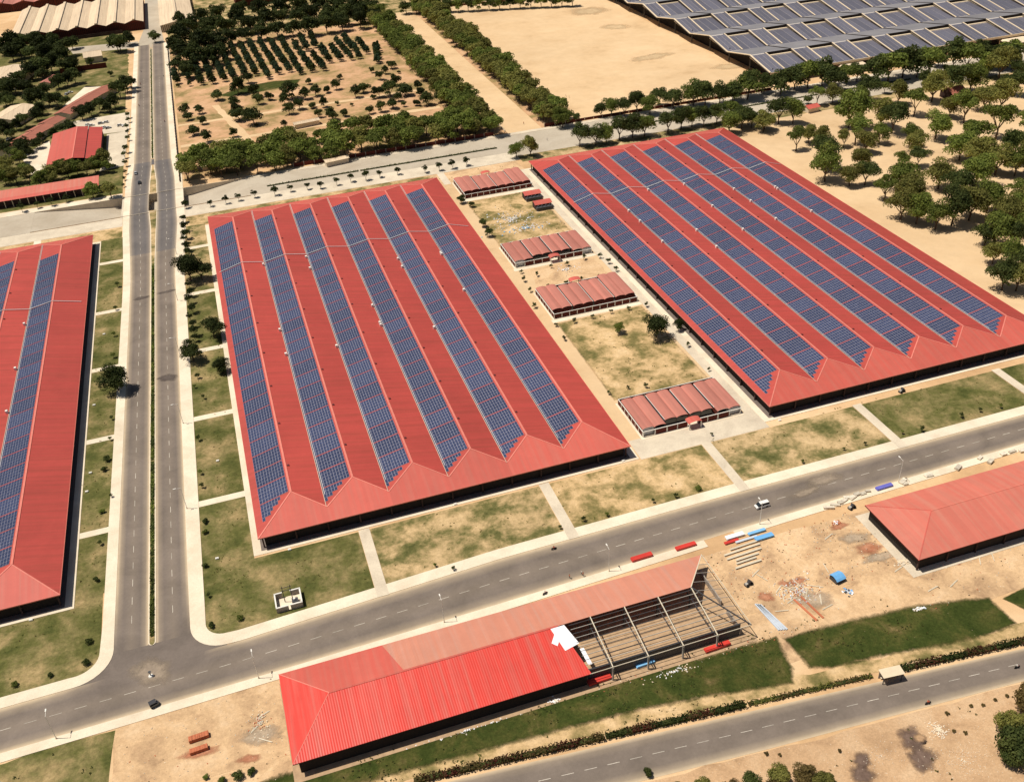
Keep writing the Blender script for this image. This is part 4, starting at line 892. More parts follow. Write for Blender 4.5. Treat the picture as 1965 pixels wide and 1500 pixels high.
# ---- avenues beside the dirt road and along the orchard
def avenue(x0, y0, x1, y1, sp, D, label, group, mats, skip=.06, jit=1.2):
    n = int(math.hypot(x1-x0, y1-y0)/sp); q = 0
    for k in range(n+1):
        if tr_rng.random() < skip: continue
        t = k/n; q += 1; tree_at(x0+(x1-x0)*t+tr_rng.uniform(-jit, jit), y0+(y1-y0)*t+tr_rng.uniform(-jit, jit), D*tr_rng.uniform(.85, 1.2), tr_rng.choice(['broad', 'umbrella', 'umbrella']), tr_rng.choice(mats), 1, 'avenue_tree', label % ordw(q), group)
gm = ['leaf_olive', 'leaf_green', 'leaf_green']
avenue(148, 556, 147, 890, 8.0, 13, 'olive tree in outer row left of dirt road, %s from near end', 'trees left of the dirt road', gm); avenue(158, 552, 157, 888, 7.8, 13, 'olive tree bordering the dirt road on its left, %s from near end', 'trees left of the dirt road', gm)
avenue(194.5, 556, 194.5, 905, 7.8, 13, 'olive tree bordering the dirt road on its right, %s from near end', 'trees right of the dirt road', ['leaf_olive', 'leaf_olive', 'leaf_green']); avenue(203.5, 556, 203.5, 895, 7.8, 13, 'olive tree bordering the sandy field on its left, %s from near end', 'trees right of the dirt road', ['leaf_olive', 'leaf_olive', 'leaf_green'])
for yv, sk, dd in ((555, .08, 13), (565, .05, 14), (577, .12, 13.5), (592, .5, 11.5)):
    avenue(-22, yv, 140, yv-6 if yv > 565 else yv, 8.6, dd, 'green tree of the belt below the orchard, '+{555: 'front', 565: 'second', 577: 'third', 592: 'back'}[yv]+' row, %s from left', 'tree belt below the orchard', gm, sk, 2.4)
# ---- orchard (zoom coordinates: crop 330,40 at 3.447x)
RW = [((140, 250), (190, 410)), ((215, 270), (265, 400)), ((275, 245), (340, 385)), ((345, 235), (408, 380)), ((385, 165), (480, 350)), ((455, 165), (550, 350)), ((515, 150), (635, 370)), ((610, 190), (705, 340)), ((650, 140), (775, 325)), ((745, 170), (850, 340)), ((850, 215), (925, 325)), ((935, 230), (1005, 315)), ((985, 185), (1045, 265)), ((1060, 180), (1115, 255)), ((1090, 140), (1180, 245)), ((1140, 110), (1190, 180)), ((1205, 175), (1235, 235)), ((1235, 135), (1290, 205)), ((1350, 170), (1360, 270)), ((850, 110), (890, 185)), ((920, 95), (945, 165)), ((580, 140), (605, 175)), ((718, 125), (745, 165)), ((815, 155), (828, 190)), ((80, 300), (108, 385)), ((15, 340), (32, 400))]
RW.sort(key=lambda r: r[1][0])
for ri, (a, b) in enumerate(RW):
    A, B = P(330+a[0]/3.447, 40+a[1]/3.447, 2), P(330+b[0]/3.447, 40+b[1]/3.447, 2); n = max(1, int((B-A).length/6.2))
    for k in range(n+1):
        p = A+(B-A)*(k/n); tree_at(p.x+tr_rng.uniform(-.5, .5), p.y+tr_rng.uniform(-.8, .8), tr_rng.uniform(5.0, 6.5), 'round', tr_rng.choice(['leaf_blue', 'leaf_deep', 'leaf_blue']), 2, 'orchard_tree', 'small dark orchard tree, %s from top in the %s row from the left' % (ordw(k+1), ordw(ri+1)), 'orchard trees in rows', sq=.7)
OS = [(430, 430, 75), (300, 495, 70), (535, 465, 55), (565, 515, 50), (640, 505, 50), (740, 515, 50), (785, 455, 80), (905, 405, 35), (880, 480, 50), (945, 460, 50), (1030, 455, 45), (1085, 420, 45), (1210, 470, 50), (1265, 450, 60), (1365, 460, 60), (1440, 445, 70), (1540, 460, 80), (1495, 500, 40), (1375, 360, 40), (1450, 295, 50), (1410, 325, 35), (1475, 390, 50), (1500, 340, 20), (770, 575, 55), (840, 550, 50), (930, 560, 40), (1000, 540, 40), (1090, 545, 22), (1190, 555, 20), (965, 610, 40), (1055, 610, 60), (1145, 610, 45), (1305, 585, 40), (1385, 570, 45), (1460, 555, 60), (405, 535, 50), (425, 575, 50), (440, 625, 80), (530, 625, 80), (85, 585, 45), (105, 635, 50), (175, 585, 40), (195, 655, 40), (140, 730, 60), (230, 760, 55), (405, 740, 40), (1620, 430, 50), (1680, 510, 60), (1640, 470, 40), (1330, 505, 30), (500, 375, 50), (1320, 325, 25), (40, 430, 22), (115, 415, 22), (1110, 370, 25), (560, 690, 20), (740, 680, 30), (1535, 550, 25), (1620, 545, 40), (1770, 500, 50)]
for k, (zx, zy, zw) in enumerate(OS): tree_px(330+zx/3.447, 40+zy/3.447, zw/3.447*1.6, ['round', 'bush', 'broad'][k % 3], ['leaf_deep', 'leaf_dark', 'leaf_deep', 'leaf_dark'][k % 4], 1, 'orchard_tree', 'dark rounded tree scattered on the bare soil below the orchard rows', 'scattered orchard trees')
# ---- gardens west of the avenue (crop 0,60 at 4.41x)
GW = [(100, 110, 150), (210, 90, 130), (330, 110, 150), (440, 90, 130), (540, 120, 140), (600, 90, 110), (90, 170, 130), (250, 170, 130), (380, 190, 150), (500, 190, 140), (330, 280, 150), (420, 270, 140), (250, 330, 140), (160, 380, 140), (540, 300, 130), (600, 280, 120), (620, 370, 110), (560, 400, 110), (480, 420, 110), (60, 440, 130), (120, 470, 120), (30, 560, 120), (90, 590, 110), (200, 470, 120), (300, 560, 140), (240, 570, 120), (380, 500, 120), (470, 570, 130), (540, 590, 90), (320, 650, 110), (300, 700, 100), (200, 740, 110), (130, 790, 90), (40, 840, 130), (100, 870, 100), (680, 680, 120), (760, 660, 100), (830, 620, 100), (900, 640, 90), (960, 590, 110), (1000, 480, 130), (1060, 450, 120), (1100, 430, 90), (1000, 90, 130), (1090, 60, 90), (600, 800, 100), (520, 820, 90), (440, 850, 80), (170, 960, 130), (100, 1010, 110), (230, 1010, 100), (300, 940, 90), (350, 890, 70), (150, 1060, 110), (40, 1110, 120), (200, 1160, 110), (120, 1220, 130), (30, 1240, 110), (230, 1200, 120), (330, 1240, 130), (420, 1190, 130), (500, 1130, 110), (560, 1170, 120), (640, 1150, 120), (720, 1150, 120), (790, 1130, 130), (870, 1080, 130), (900, 1140, 90), (440, 1240, 110), (770, 1340, 120), (920, 1330, 130), (30, 130, 130), (160, 150, 130), (300, 60, 120), (420, 140, 130), (20, 480, 120), (360, 360, 120), (30, 1000, 120), (10, 1180, 120), (400, 560, 110)]
for k, (zx, zy, zw) in enumerate(GW):
    low = zy > 1040
    tree_px(zx/4.41, 60+zy/4.41, zw/4.41*1.2, ['broad', 'umbrella', 'round'][k % 3], (['leaf_olive', 'leaf_green'] if low else ['leaf_deep', 'leaf_dark', 'leaf_deep'])[k % (2 if low else 3)], 1, 'garden_tree',
            'bright green tree in the belt around the long red shed' if low else 'dark leafy tree in the gardens below the cream factory', 'trees around the long red shed' if low else 'garden trees below the factory')
tree_px(770/4.41, 60+262/4.41, 17, 'round', 'leaf_dark', 1, 'garden_tree', 'dark round tree at the upper left corner of the green lawn', None); tree_px(930/4.41, 60+358/4.41, 12, 'round', 'leaf_dark', 1, 'garden_tree', 'small lone tree in the middle of the green lawn', None)
SR = [(1070, 800, 50), (1075, 850, 45), (1075, 900, 50), (1060, 990, 70), (1050, 1040, 60), (1060, 1110, 60), (1060, 1190, 40), (1050, 1240, 40), (1045, 1300, 36), (970, 1140, 40), (1085, 745, 50), (1080, 700, 60)]
for zx, zy, zw in SR: tree_px(zx/4.41, 60+zy/4.41, zw/4.41, 'loose', 'leaf_dark', 1, 'young_tree', 'young tree on the left avenue pavement by the red hall', 'young trees on the avenue west side')
WD = [(345, 70, 45), (365, 50, 40), (385, 85, 50), (415, 80, 45), (400, 45, 40), (430, 50, 40), (350, 100, 40), (340, 125, 35), (375, 110, 45), (360, 135, 32), (455, 35, 40), (480, 45, 40), (510, 35, 40), (540, 30, 40), (570, 30, 40), (600, 25, 40), (630, 25, 40), (660, 30, 40), (690, 25, 40), (440, 70, 35), (470, 65, 30), (500, 60, 35), (530, 52, 40), (560, 52, 35), (595, 48, 40), (625, 44, 40), (655, 42, 35), (690, 38, 35), (385, 30, 35), (420, 25, 35), (460, 15, 35), (500, 18, 40), (540, 12, 40), (575, 10, 40), (610, 10, 40), (645, 8, 40), (680, 10, 40), (710, 12, 35), (720, 30, 30), (330, 85, 35), (405, 105, 40), (295, 70, 24), (245, 75, 26), (222, 82, 34), (345, 40, 30), (395, 65, 40), (425, 100, 32)]
for k, (x, y, wd) in enumerate(WD): tree_px(x, y, wd, ['broad', 'round'][k % 2], ['leaf_deep', 'leaf_dark', 'leaf_deep', 'leaf_deep'][k % 4], 1, 'woodland_tree', 'dark dense tree in the wood above the orchard', 'dark wood above the orchard')
for k in range(17): tree_px(778+k*20, 14-k*.95, 27, 'round', ['leaf_dark', 'leaf_green'][k % 2], 1, 'woodland_tree', 'dark tree in the line along the far edge of the sandy field', 'trees at the far field edge')
# ---- campus trees and saplings
tree_px(219, 724, 64, 'round', 'leaf_deep', 0, 'lawn_tree', 'dark round tree leaning over the left pavement of the avenue', None)
tree_px(360, 515, 55, 'round', 'leaf_deep', 0, 'lawn_tree', 'dark flat-topped tree on the right pavement, highest on the avenue', None); tree_px(383, 517, 46, 'round', 'leaf_deep', 0, 'lawn_tree', 'dark tree merged with the flat-topped one beside the warehouse lawn', None)
tree_px(366, 673, 48, 'round', 'leaf_deep', 0, 'lawn_tree', 'dark round tree at the pavement edge beside the fourth lawn plot', None); tree_px(407, 628, 48, 'round', 'leaf_deep', 0, 'lawn_tree', 'dark tree touching the western warehouse wall on a green plot', None)
tree_px(422, 699, 38, 'round', 'leaf_deep', 0, 'lawn_tree', 'small dark tree close to the warehouse edge below the larger ones', None)
tree_px(1260, 626, 51, 'round', 'leaf_deep', 0, 'lawn_tree', 'large dark round tree on the dry lawn between the warehouses', None); tree_px(1189, 629, 24, 'round', 'leaf_green', 0, 'lawn_tree', 'small round tree left of the large one on the dry lawn', None); tree_px(1302, 624, 25, 'broad', 'leaf_deep', 0, 'lawn_tree', 'small tree with round shadow by the eastern warehouse path', None)
for x, y, wd, t in ((885, 382, 18, 'at the corner of the farthest vaulted block'), (905, 392, 13, 'just below the corner of the farthest vaulted block'), (927, 428, 18, 'left of the rubbish-strewn yard'), (938, 447, 18, 'lowest beside the rubbish-strewn yard')): tree_px(x, y, wd, 'round', 'leaf_dark', 1, 'yard_tree', 'small dark tree ' + t, None)
for x, y in ((350, 418), (353, 433), (356, 447), (352, 457), (358, 470), (360, 482), (357, 497), (362, 545), (365, 560), (360, 573), (368, 590), (364, 607), (369, 620), (372, 634), (374, 646)): tree_px(x, y, tr_rng.uniform(16, 22), 'loose', 'leaf_deep', 1, 'sapling', 'young staked tree in the row along the right pavement of the avenue', 'saplings along the avenue')
for x, y in ((355, 390), (402, 388), (432, 382), (457, 377), (488, 371), (526, 365), (557, 359), (588, 355), (614, 353), (645, 346), (672, 340), (701, 335), (728, 331), (762, 326), (815, 323), (842, 316), (868, 313), (895, 308), (125, 378), (97, 385), (70, 391), (40, 397)): tree_px(x, y, tr_rng.uniform(14, 19), 'loose', 'leaf_deep', 1, 'sapling', 'young tree in the row along the south side of the north road', 'saplings along the north road')
for x, y in ((1000, 520), (1005, 535), (1018, 555), (1030, 525), (1058, 510), (1088, 505), (1120, 492), (1152, 490), (1167, 500), (1182, 515), (1148, 530), (1115, 534), (1086, 542), (1052, 548), (1067, 622), (1102, 614), (1137, 606), (1172, 597), (1207, 590), (1240, 584), (1319, 660), (1361, 708), (1240, 738), (1205, 742), (1168, 752), (1025, 585), (1082, 648)): tree_px(x, y, tr_rng.uniform(8, 12), 'loose', 'leaf_dark', 2, 'sapling', 'knee-high sapling planted in the yard around the vaulted blocks', 'saplings in the yard between warehouses')
SHR = [(404, 1200, 16), (460, 1185, 16), (165, 1270, 18), (96, 1294, 14), (28, 1312, 16), (170, 1230, 16), (1120, 995, 11), (1165, 985, 11), (1253, 960, 10), (1297, 950, 11), (1340, 936, 15), (1075, 1010, 9), (1769, 822, 12), (1732, 828, 10), (1845, 796, 11), (1881, 785, 10), (1920, 778, 10), (1660, 850, 8), (1620, 860, 8), (1540, 884, 9), (1366, 832, 8), (870, 1090, 10), (835, 1083, 9), (200, 900, 14), (205, 880, 16), (195, 980, 14), (190, 1040, 13), (185, 1110, 14), (210, 840, 10), (213, 950, 9), (380, 840, 12), (383, 905, 12), (387, 930, 12), (392, 1000, 15), (395, 1020, 14), (390, 760, 10), (378, 720, 12), (372, 740, 9), (393, 1085, 14), (400, 1140, 11), (218, 640, 10), (221, 590, 10), (224, 545, 12), (217, 680, 12), (214, 800, 10), (1245, 1480, 22), (395, 1490, 14), (480, 1480, 20), (455, 1488, 26), (425, 1498, 20)]
for k, (x, y, wd) in enumerate(SHR): tree_px(x, y, wd, 'bush' if wd > 13 else 'loose', ['leaf_dark', 'leaf_green', 'leaf_dark'][k % 3], 1, 'shrub', 'small green shrub on the lawn plots beside the pavements', 'shrubs on the lawn plots', 'shrub')
for k, (x, y, wd, nm) in enumerate(((1950, 1395, 75, 'upper'), (1985, 1340, 80, 'outer'), (1940, 1440, 60, 'lower'), (1500, 1490, 60, 'left'), (1545, 1485, 55, 'right'), (1440, 1502, 50, 'leftmost'), (1580, 1500, 50, 'rightmost'), (1400, 1515, 45, 'hidden left'), (1300, 1512, 40, 'outer left'), (1350, 1508, 42, 'low left'), (1475, 1512, 50, 'low middle'), (1955, 1425, 95, 'dark wide'))):
    tree_px(x, y, wd, 'bush', ['leaf_olive', 'leaf_dry', 'leaf_dark'][k % 3], 0, 'thorn_bush', ('brownish thorn bush at the right edge below the road, %s one' if k < 3 else 'thorn bush at the bottom edge south of the road, %s one') % nm, 'thorn bushes south of the lower road', 'bush')
for x, y in ((1864, 1354), (1886, 1352), (1909, 1342), (1932, 1335), (1830, 1402), (1852, 1405), (1611, 1440), (1496, 1447), (1470, 1445), (1818, 1368)): tree_px(x, y, 9, 'bush', 'leaf_dry', 2, 'scrub_tuft', 'small dry scrub tuft on the waste ground below the lower road', 'dry scrub tufts', 'shrub')
# ---- hedges
def hedge(a, b, wd, ht, mats, label, dens=26, name='hedge', seed=1):
    a, b = Vector(a), Vector(b); d = b-a; ln = d.length; r = np.random.default_rng(seed); n = int(ln*dens)
    x = r.uniform(0, ln, n); base = np.sin(x*.55+seed)*.18+1
    p = np.stack([x, r.uniform(-.5, .5, n)*wd, r.uniform(.25, 1, n)*ht*base], 1); nn = r.normal(size=(n, 3)); nn[:, 2] += .8; nn /= np.linalg.norm(nn, axis=1)[:, None]
    t = np.cross(nn, r.normal(size=(n, 3))); t /= np.linalg.norm(t, axis=1)[:, None]; u = np.cross(nn, t); s = .26*r.uniform(.6, 1.4, (n, 1))
    V = np.stack([p-t*s-u*s*.4, p-u*s*.8, p+t*s+u*s*.3, p+u*s*.8], 1).reshape(-1, 3)
    me = cloud_mesh(name, V, mats[0]);
    if len(mats) > 1:
        me.materials.append(M[mats[1]]); mi = (np.sin(x*.42+seed*2)+r.normal(size=n)*.35 > .2).astype(np.int32); me.polygons.foreach_set('material_index', mi)
    root = empty(name, (a.x, a.y, 0), label, 'hedge', rz=math.atan2(d.y, d.x)); obj('foliage', me, root)
    MB().box(0, ln, -wd*.28, wd*.28, 0, ht*.55, 'leaf_dark').build('core', root)
def bl_(x): return (x, lerp(BN, x)+1.9, 0)
for k, (a, b, m, t) in enumerate(((10, 56, ('leaf_red', 'leaf_dry'), 'westernmost, dark red and green'), (56.5, 92, ('leaf_deep', 'leaf_red'), 'between the westernmost and the thin part'), (93, 126, ('leaf_dry', 'leaf_olive'), 'thin dry part up to the bus shelter'), (134, 178, ('leaf_red', 'leaf_deep'), 'thick red-brown part right of the bus shelter'))):
    hedge(bl_(a), bl_(b), 2.0 if k != 2 else 1.6, 1.5 if k != 2 else .9, m, 'roadside hedge by the lower road, ' + t, 44 if k != 2 else 22, seed=k+1)
for k, (a, b) in enumerate(((207, 240), (241, 290), (291, 340), (341, 395), (396, 452))):
    hedge((lerp(XC, a), a, .2), (lerp(XC, b), b, .2), 1.05, .75, ('leaf_dark', 'leaf_green'), ['nearest', 'second', 'third', 'fourth', 'fifth'][k] + ' stretch of low green hedge in the avenue median', 20, 'median_hedge', k+20)
hedge((lerp(XC, 608)-.1, 609, .2), (lerp(XC, 880), 885, .2), .9, .9, ('leaf_dark', 'leaf_green'), 'long far stretch of green hedge in the avenue median', 8, 'median_hedge', 31)
for k, (a, b) in enumerate(((18, 70), (71, 153), (243, 300), (312, 370), (380, 440), (450, 520))): hedge((a, 530.5, 0), (b, 530.5, 0), 1.3, 1.0, ('leaf_dark',), 'dark clipped hedge in the north road median, %s from the west' % ['first', 'second', 'third', 'fourth', 'fifth', 'sixth'][k], 8, 'median_hedge', k+40)
# ================================================================ vehicles, people, small things
def car(loc, rz, paint, label, group=None, name='car', van=False):
    root = empty(name, loc, label, 'van' if van else 'car', group, rz)
    L_, W_, H1, H2 = (4.6, 1.75, .95, 1.85) if van else (4.2, 1.7, .85, 1.45)
    b = MB(); sec = [(-L_/2, .35, .72), (-L_/2+.1, .3, H1), (-.9 if not van else -L_/2+.2, .3, H1), (.95 if not van else 1.35, .3, H1), (L_/2-.15, .3, H1-.12), (L_/2, .38, .62)]
    for (xa, la, ha), (xb, lb, hb) in zip(sec, sec[1:]):
        for s in (-1, 1): b.face([(xa, s*W_/2, la), (xb, s*W_/2, lb), (xb, s*W_/2*.97, hb), (xa, s*W_/2*.97, ha)][::s], paint)
        b.face([(xa, -W_/2*.97, ha), (xb, -W_/2*.97, hb), (xb, W_/2*.97, hb), (xa, W_/2*.97, ha)], paint)
    b.face([(-L_/2, W_/2, .35), (-L_/2, -W_/2, .35), (-L_/2, -W_/2*.97, .72), (-L_/2, W_/2*.97, .72)], paint).face([(L_/2, -W_/2, .38), (L_/2, W_/2, .38), (L_/2, W_/2*.97, .62), (L_/2, -W_/2*.97, .62)], paint)
    b.build('body', root)
    x0, x1, x2, x3 = (-L_/2+.12, -L_/2+.3, 1.0, 1.75) if van else (-1.75, -1.15, .35, 1.05); c = MB(); t = W_/2*.92; u = W_/2*.76
    c.face([(x1, -u, H2), (x2, -u, H2), (x2, u, H2), (x1, u, H2)], paint); c.build('roof', root)
    for nm, f in (('windscreen', [(x3, -t, H1), (x3, t, H1), (x2, u, H2), (x2, -u, H2)]), ('rear_window', [(x0, t, H1), (x0, -t, H1), (x1, -u, H2), (x1, u, H2)]), ('side_window', [(x0, -t, H1), (x3, -t, H1), (x2, -u, H2), (x1, -u, H2)]), ('side_window', [(x3, t, H1), (x0, t, H1), (x1, u, H2), (x2, u, H2)])): MB().face(f, 'glass_dark').build(nm, root)
    wm = MB().tube((0, -.11, 0), (0, .11, 0), .33, .33, 'rubber', 12).mesh('wheel')
    for sx in (-1.3, 1.3):
        for sy in (-.78, .78): obj('wheel', wm, root, (sx, sy, .33))
    return root
p = P(1462, 972); car((p.x, p.y, .06), math.pi+.02, 'car_white', 'white van driving on the main road', None, 'van', True)
def axy(y, off): return (lerp(XC, y)+off, y, .07)
for px, py, pa, lb, rz in ((261, 334, 'car_silver', 'silver car by the left kerb of the avenue near the underpass', 1.57), (268, 352, 'car_dark', 'dark car in the left lane of the avenue near the underpass', 1.57)):
    p = P(px, py); car((p.x, p.y, .07), rz, pa, lb)
for k, (px, py) in enumerate(((168, 241), (176, 242), (194, 238), (203, 236), (199, 246), (208, 247), (231, 242), (240, 243), (128, 182), (135, 179), (108, 190), (250, 170), (17, 268))):
    p = P(px, py); car((p.x, p.y, .06), [1.2, .3, .2, 2.9][k % 4], ['car_white', 'car_white', 'car_silver'][k % 3], 'parked pale car behind the red hall' if k < 8 else 'parked pale car half hidden among garden trees', 'cars parked behind the red hall' if k < 8 else 'cars parked in the gardens')
def rickshaw(px, py, rz, label):
    p = P(px, py); root = empty('auto_rickshaw', (p.x, p.y, .18), label, 'rickshaw', rz=rz)
    MB().box(-1.2, .8, -.62, .62, .3, .95, 'car_dark').face([(.8, -.62, .3), (1.25, -.2, .35), (1.25, .2, .35), (.8, .62, .3), (.8, .62, .95), (1.15, .2, .9), (1.15, -.2, .9), (.8, -.62, .95)], 'car_dark').face([(.8, -.62, .95), (1.15, -.2, .9), (1.15, .2, .9), (.8, .62, .95)], 'car_dark').build('body', root)
    MB().box(-1.25, .55, -.66, .66, 1.55, 1.72, 'car_dark').box(-1.25, -1.15, -.64, .64, .95, 1.55, 'car_dark').bar((.55, -.6, 1.6), (.85, -.6, .95), .06, .06, 'car_dark').bar((.55, .6, 1.6), (.85, .6, .95), .06, .06, 'car_dark').build('canopy', root)
    wm = MB().tube((0, -.06, 0), (0, .06, 0), .24, .24, 'rubber', 10).mesh('wheel')
    for q in ((1.1, 0, .24), (-.75, .6, .24), (-.75, -.6, .24)): obj('wheel', wm, root, q)
rickshaw(298, 1354, .3, 'black auto rickshaw stopped on the south pavement opposite the avenue')
def skin_person(verts, edges, radii):
    me = bpy.data.meshes.new('person'); me.from_pydata(verts, edges, []); o = bpy.data.objects.new('person', me); C.objects.link(o)
    sk = o.modifiers.new('s', 'SKIN'); ss = o.modifiers.new('d', 'SUBSURF'); ss.levels = 1; ss.render_levels = 1
    for i, r in enumerate(radii): me.skin_vertices[0].data[i].radius = r if isinstance(r, tuple) else (r, r)
    me.skin_vertices[0].data[0].use_root = True
    dg = bpy.context.evaluated_depsgraph_get(); m2 = bpy.data.meshes.new_from_object(o.evaluated_get(dg)); bpy.data.objects.remove(o); return m2
def paint_person(m, shirt, hip, neck):
    m.materials.clear()
    for k in ('trousers', shirt, 'skin', 'hair'): m.materials.append(M[k])
    for f in m.polygons:
        z = f.center.z; r = abs(f.center.x)
        f.material_index = 0 if z < hip else (2 if (r > .22 and z < hip+.22) or (neck < z < neck+.16 and f.normal.y > -.3) else 1) if z < neck+.16 else 3
    return m
stand = ([(0, 0, .95), (0, 0, 1.2), (0, .01, 1.42), (0, .01, 1.52), (0, .02, 1.62), (0, .02, 1.72), (.19, 0, 1.40), (.27, .03, 1.12), (.29, .12, .88), (-.19, 0, 1.40), (-.27, -.03, 1.12), (-.28, .05, .88), (.10, 0, .88), (.12, .07, .48), (.12, .02, .07), (.12, .16, .04), (-.10, 0, .88), (-.12, -.05, .48), (-.12, -.14, .08), (-.12, 0, .04)],
         [(0, 1), (1, 2), (2, 3), (3, 4), (4, 5), (2, 6), (6, 7), (7, 8), (2, 9), (9, 10), (10, 11), (0, 12), (12, 13), (13, 14), (14, 15), (0, 16), (16, 17), (17, 18), (18, 19)],
         [(.15, .11), (.14, .10), (.15, .10), .055, (.085, .10), (.075, .09), .065, .05, .035, .065, .05, .035, .09, .065, .045, .035, .09, .065, .045, .035])
sit = ([(0, 0, .80), (0, .03, 1.05), (0, .08, 1.25), (0, .10, 1.35), (0, .13, 1.45), (0, .13, 1.55), (.19, .08, 1.23), (.25, .22, 1.02), (.24, .48, 1.0), (-.19, .08, 1.23), (-.25, .22, 1.02), (-.24, .48, 1.0), (.12, .05, .78), (.18, .42, .74), (.17, .28, .32), (.17, .42, .28), (-.12, .05, .78), (-.18, .42, .74), (-.17, .28, .32), (-.17, .42, .28)], stand[1], stand[2])
pm_stand = skin_person(*stand); pm_sit = skin_person(*sit)
PM = {('stand', s): paint_person(pm_stand.copy(), s, .93, 1.44) for s in ('shirt', 'shirt_white')}; PM.update({('sit', s): paint_person(pm_sit.copy(), s, .82, 1.27) for s in ('shirt', 'shirt_white')})
def person(loc, rz, label, pose='stand', shirt='shirt'): return obj('person', PM[(pose, shirt)], None, loc, rz, label, 'person')
for px, py, rz, sh, lb in ((1093, 1110, 1.6, 'shirt', 'person in a rust-red shirt walking on the south pavement'), (1116, 1103, -1.2, 'shirt_white', 'person in white, nearer the road of the two standing together'), (1119, 1106, .6, 'shirt', 'person in red beside the one in white on the pavement'),
        (1005, 239, .2, 'shirt', 'person in red walking on the dirt road'), (1050, 270, 2.0, 'shirt_white', 'person in white crossing the north road junction'), (1086, 186, 1.0, 'shirt', 'person in red standing at the sandy field edge'), (1092, 188, 4.0, 'shirt_white', 'person in white at the sandy field edge')):
    p = P(px, py); person((p.x, p.y, .18 if py > 900 else .06), rz, lb, 'stand', sh)
def motorcycle(loc, rz, label, rider):
    root = empty('motorcycle', loc, label, 'motorcycle', rz=rz); wm = MB().tube((-.05, 0, 0), (.05, 0, 0), .3, .3, 'rubber', 12).mesh('wheel')
    obj('wheel', wm, root, (0, .65, .3)); obj('wheel', wm, root, (0, -.6, .3))
    MB().bar((0, .62, .35), (0, .38, .98), .07, .07, 'dark_steel').bar((-.33, .36, 1.0), (.33, .36, 1.0), .04, .04, 'dark_steel').build('fork', root); MB().box(-.13, .13, -.05, .38, .55, .82, 'car_red').build('fuel_tank', root); MB().box(-.13, .13, -.75, -.05, .62, .74, 'rubber').build('seat', root); MB().box(-.16, .16, -.25, .3, .25, .55, 'dark_steel').build('engine', root)
    q = Vector(loc)+Matrix.Rotation(rz, 3, 'Z') @ Vector((0, -.22, -.02)); person(q, rz, rider, 'sit', 'shirt_white' if 'white' in rider else 'shirt')
mt = [(1063, 1054, -1.5, 'on the main road below the western warehouse'), (1046, 1140, -1.2, 'parked by the north side of the unfinished shed'), (1780, 1350, -1.5, 'on the lower road below the bus shelter'), (1951, 1281, -1.5, 'at the right end of the lower road'), (270, 163, 3.14, 'in the left lane of the avenue, middle of three'), (271, 138, 3.14, 'in the left lane of the avenue, farthest of three'), (267, 204, 3.14, 'in the left lane of the avenue, nearest of three'), (314, 147, 0, 'in the right lane of the avenue, farther one'), (316, 234, 0, 'in the right lane of the avenue, nearer one')]
for k, (px, py, rz, t) in enumerate(mt):
    p = P(px, py); motorcycle((p.x, p.y, .07), rz, 'small dark motorcycle ' + t, ('rider in white' if k % 2 else 'rider in red') + ' seated on motorcycle ' + t.replace('in the left lane of the avenue', 'in left avenue lane'))
# ---- street lamps
def lamp(base, h, rz, label, group): 
    root = empty('street_lamp', base, label, 'street lamp', group, rz)
    MB().tube((0, 0, 0), (0, 0, h), .11, .06, 'white_paint', 8).build('pole', root); MB().bar((0, 0, h-.1), (0, 1.6, h+.1), .07, .07, 'white_paint').build('arm', root); MB().box(-.16, .16, 1.4, 2.3, h+.02, h+.2, 'white_paint').build('lamp_head', root); MB().tube((0, 0, 0), (0, 0, .5), .22, .16, 'concrete', 8).build('base', root)
for k, x in enumerate((-71.6, -21.5, 29.2, 78.9, 128.8, 178.7, 228)): lamp((x, lerp(SK, x)-.6, .17), 8.6, 0, 'white street lamp on the south pavement of the main road, %s from the left' % ['first', 'second', 'third', 'fourth', 'fifth', 'sixth', 'seventh'][k], 'main road lamps')
for k, y in enumerate((260, 310, 360, 410, 460)): lamp((lerp(XC, y)+lerp(HW, y)+.6, y, .17), 8.6, math.pi/2, 'slender lamp on the right pavement of the avenue, %s from the junction' % ['first', 'second', 'third', 'fourth', 'fifth'][k], 'avenue lamps')
# ---- bus shelter
def shelter():
    p = P(1706, 1300); root = empty('bus_shelter', (129.6, 124.9, 0), 'cream roofed bus shelter in the hedge line of the lower road', 'bus shelter', rz=-.10)
    MB().box(-2.8, 2.8, -1.3, 1.2, 2.75, 2.9, 'cream_wall').face([(-2.9, -1.4, 2.92), (2.9, -1.4, 2.92), (2.9, 1.3, 3.12), (-2.9, 1.3, 3.12)], 'hall_cream').build('roof', root); MB().box(-2.6, 2.6, .95, 1.1, 0, 2.75, 'grey_wall').build('back_wall', root); MB().box(-2.2, 2.2, .35, .85, .42, .52, 'concrete').build('bench', root)
    for sx in (-2.5, 2.5): MB().box(sx-.09, sx+.09, -1.1, -.92, 0, 2.75, 'dark_steel').build('post', root)
shelter()
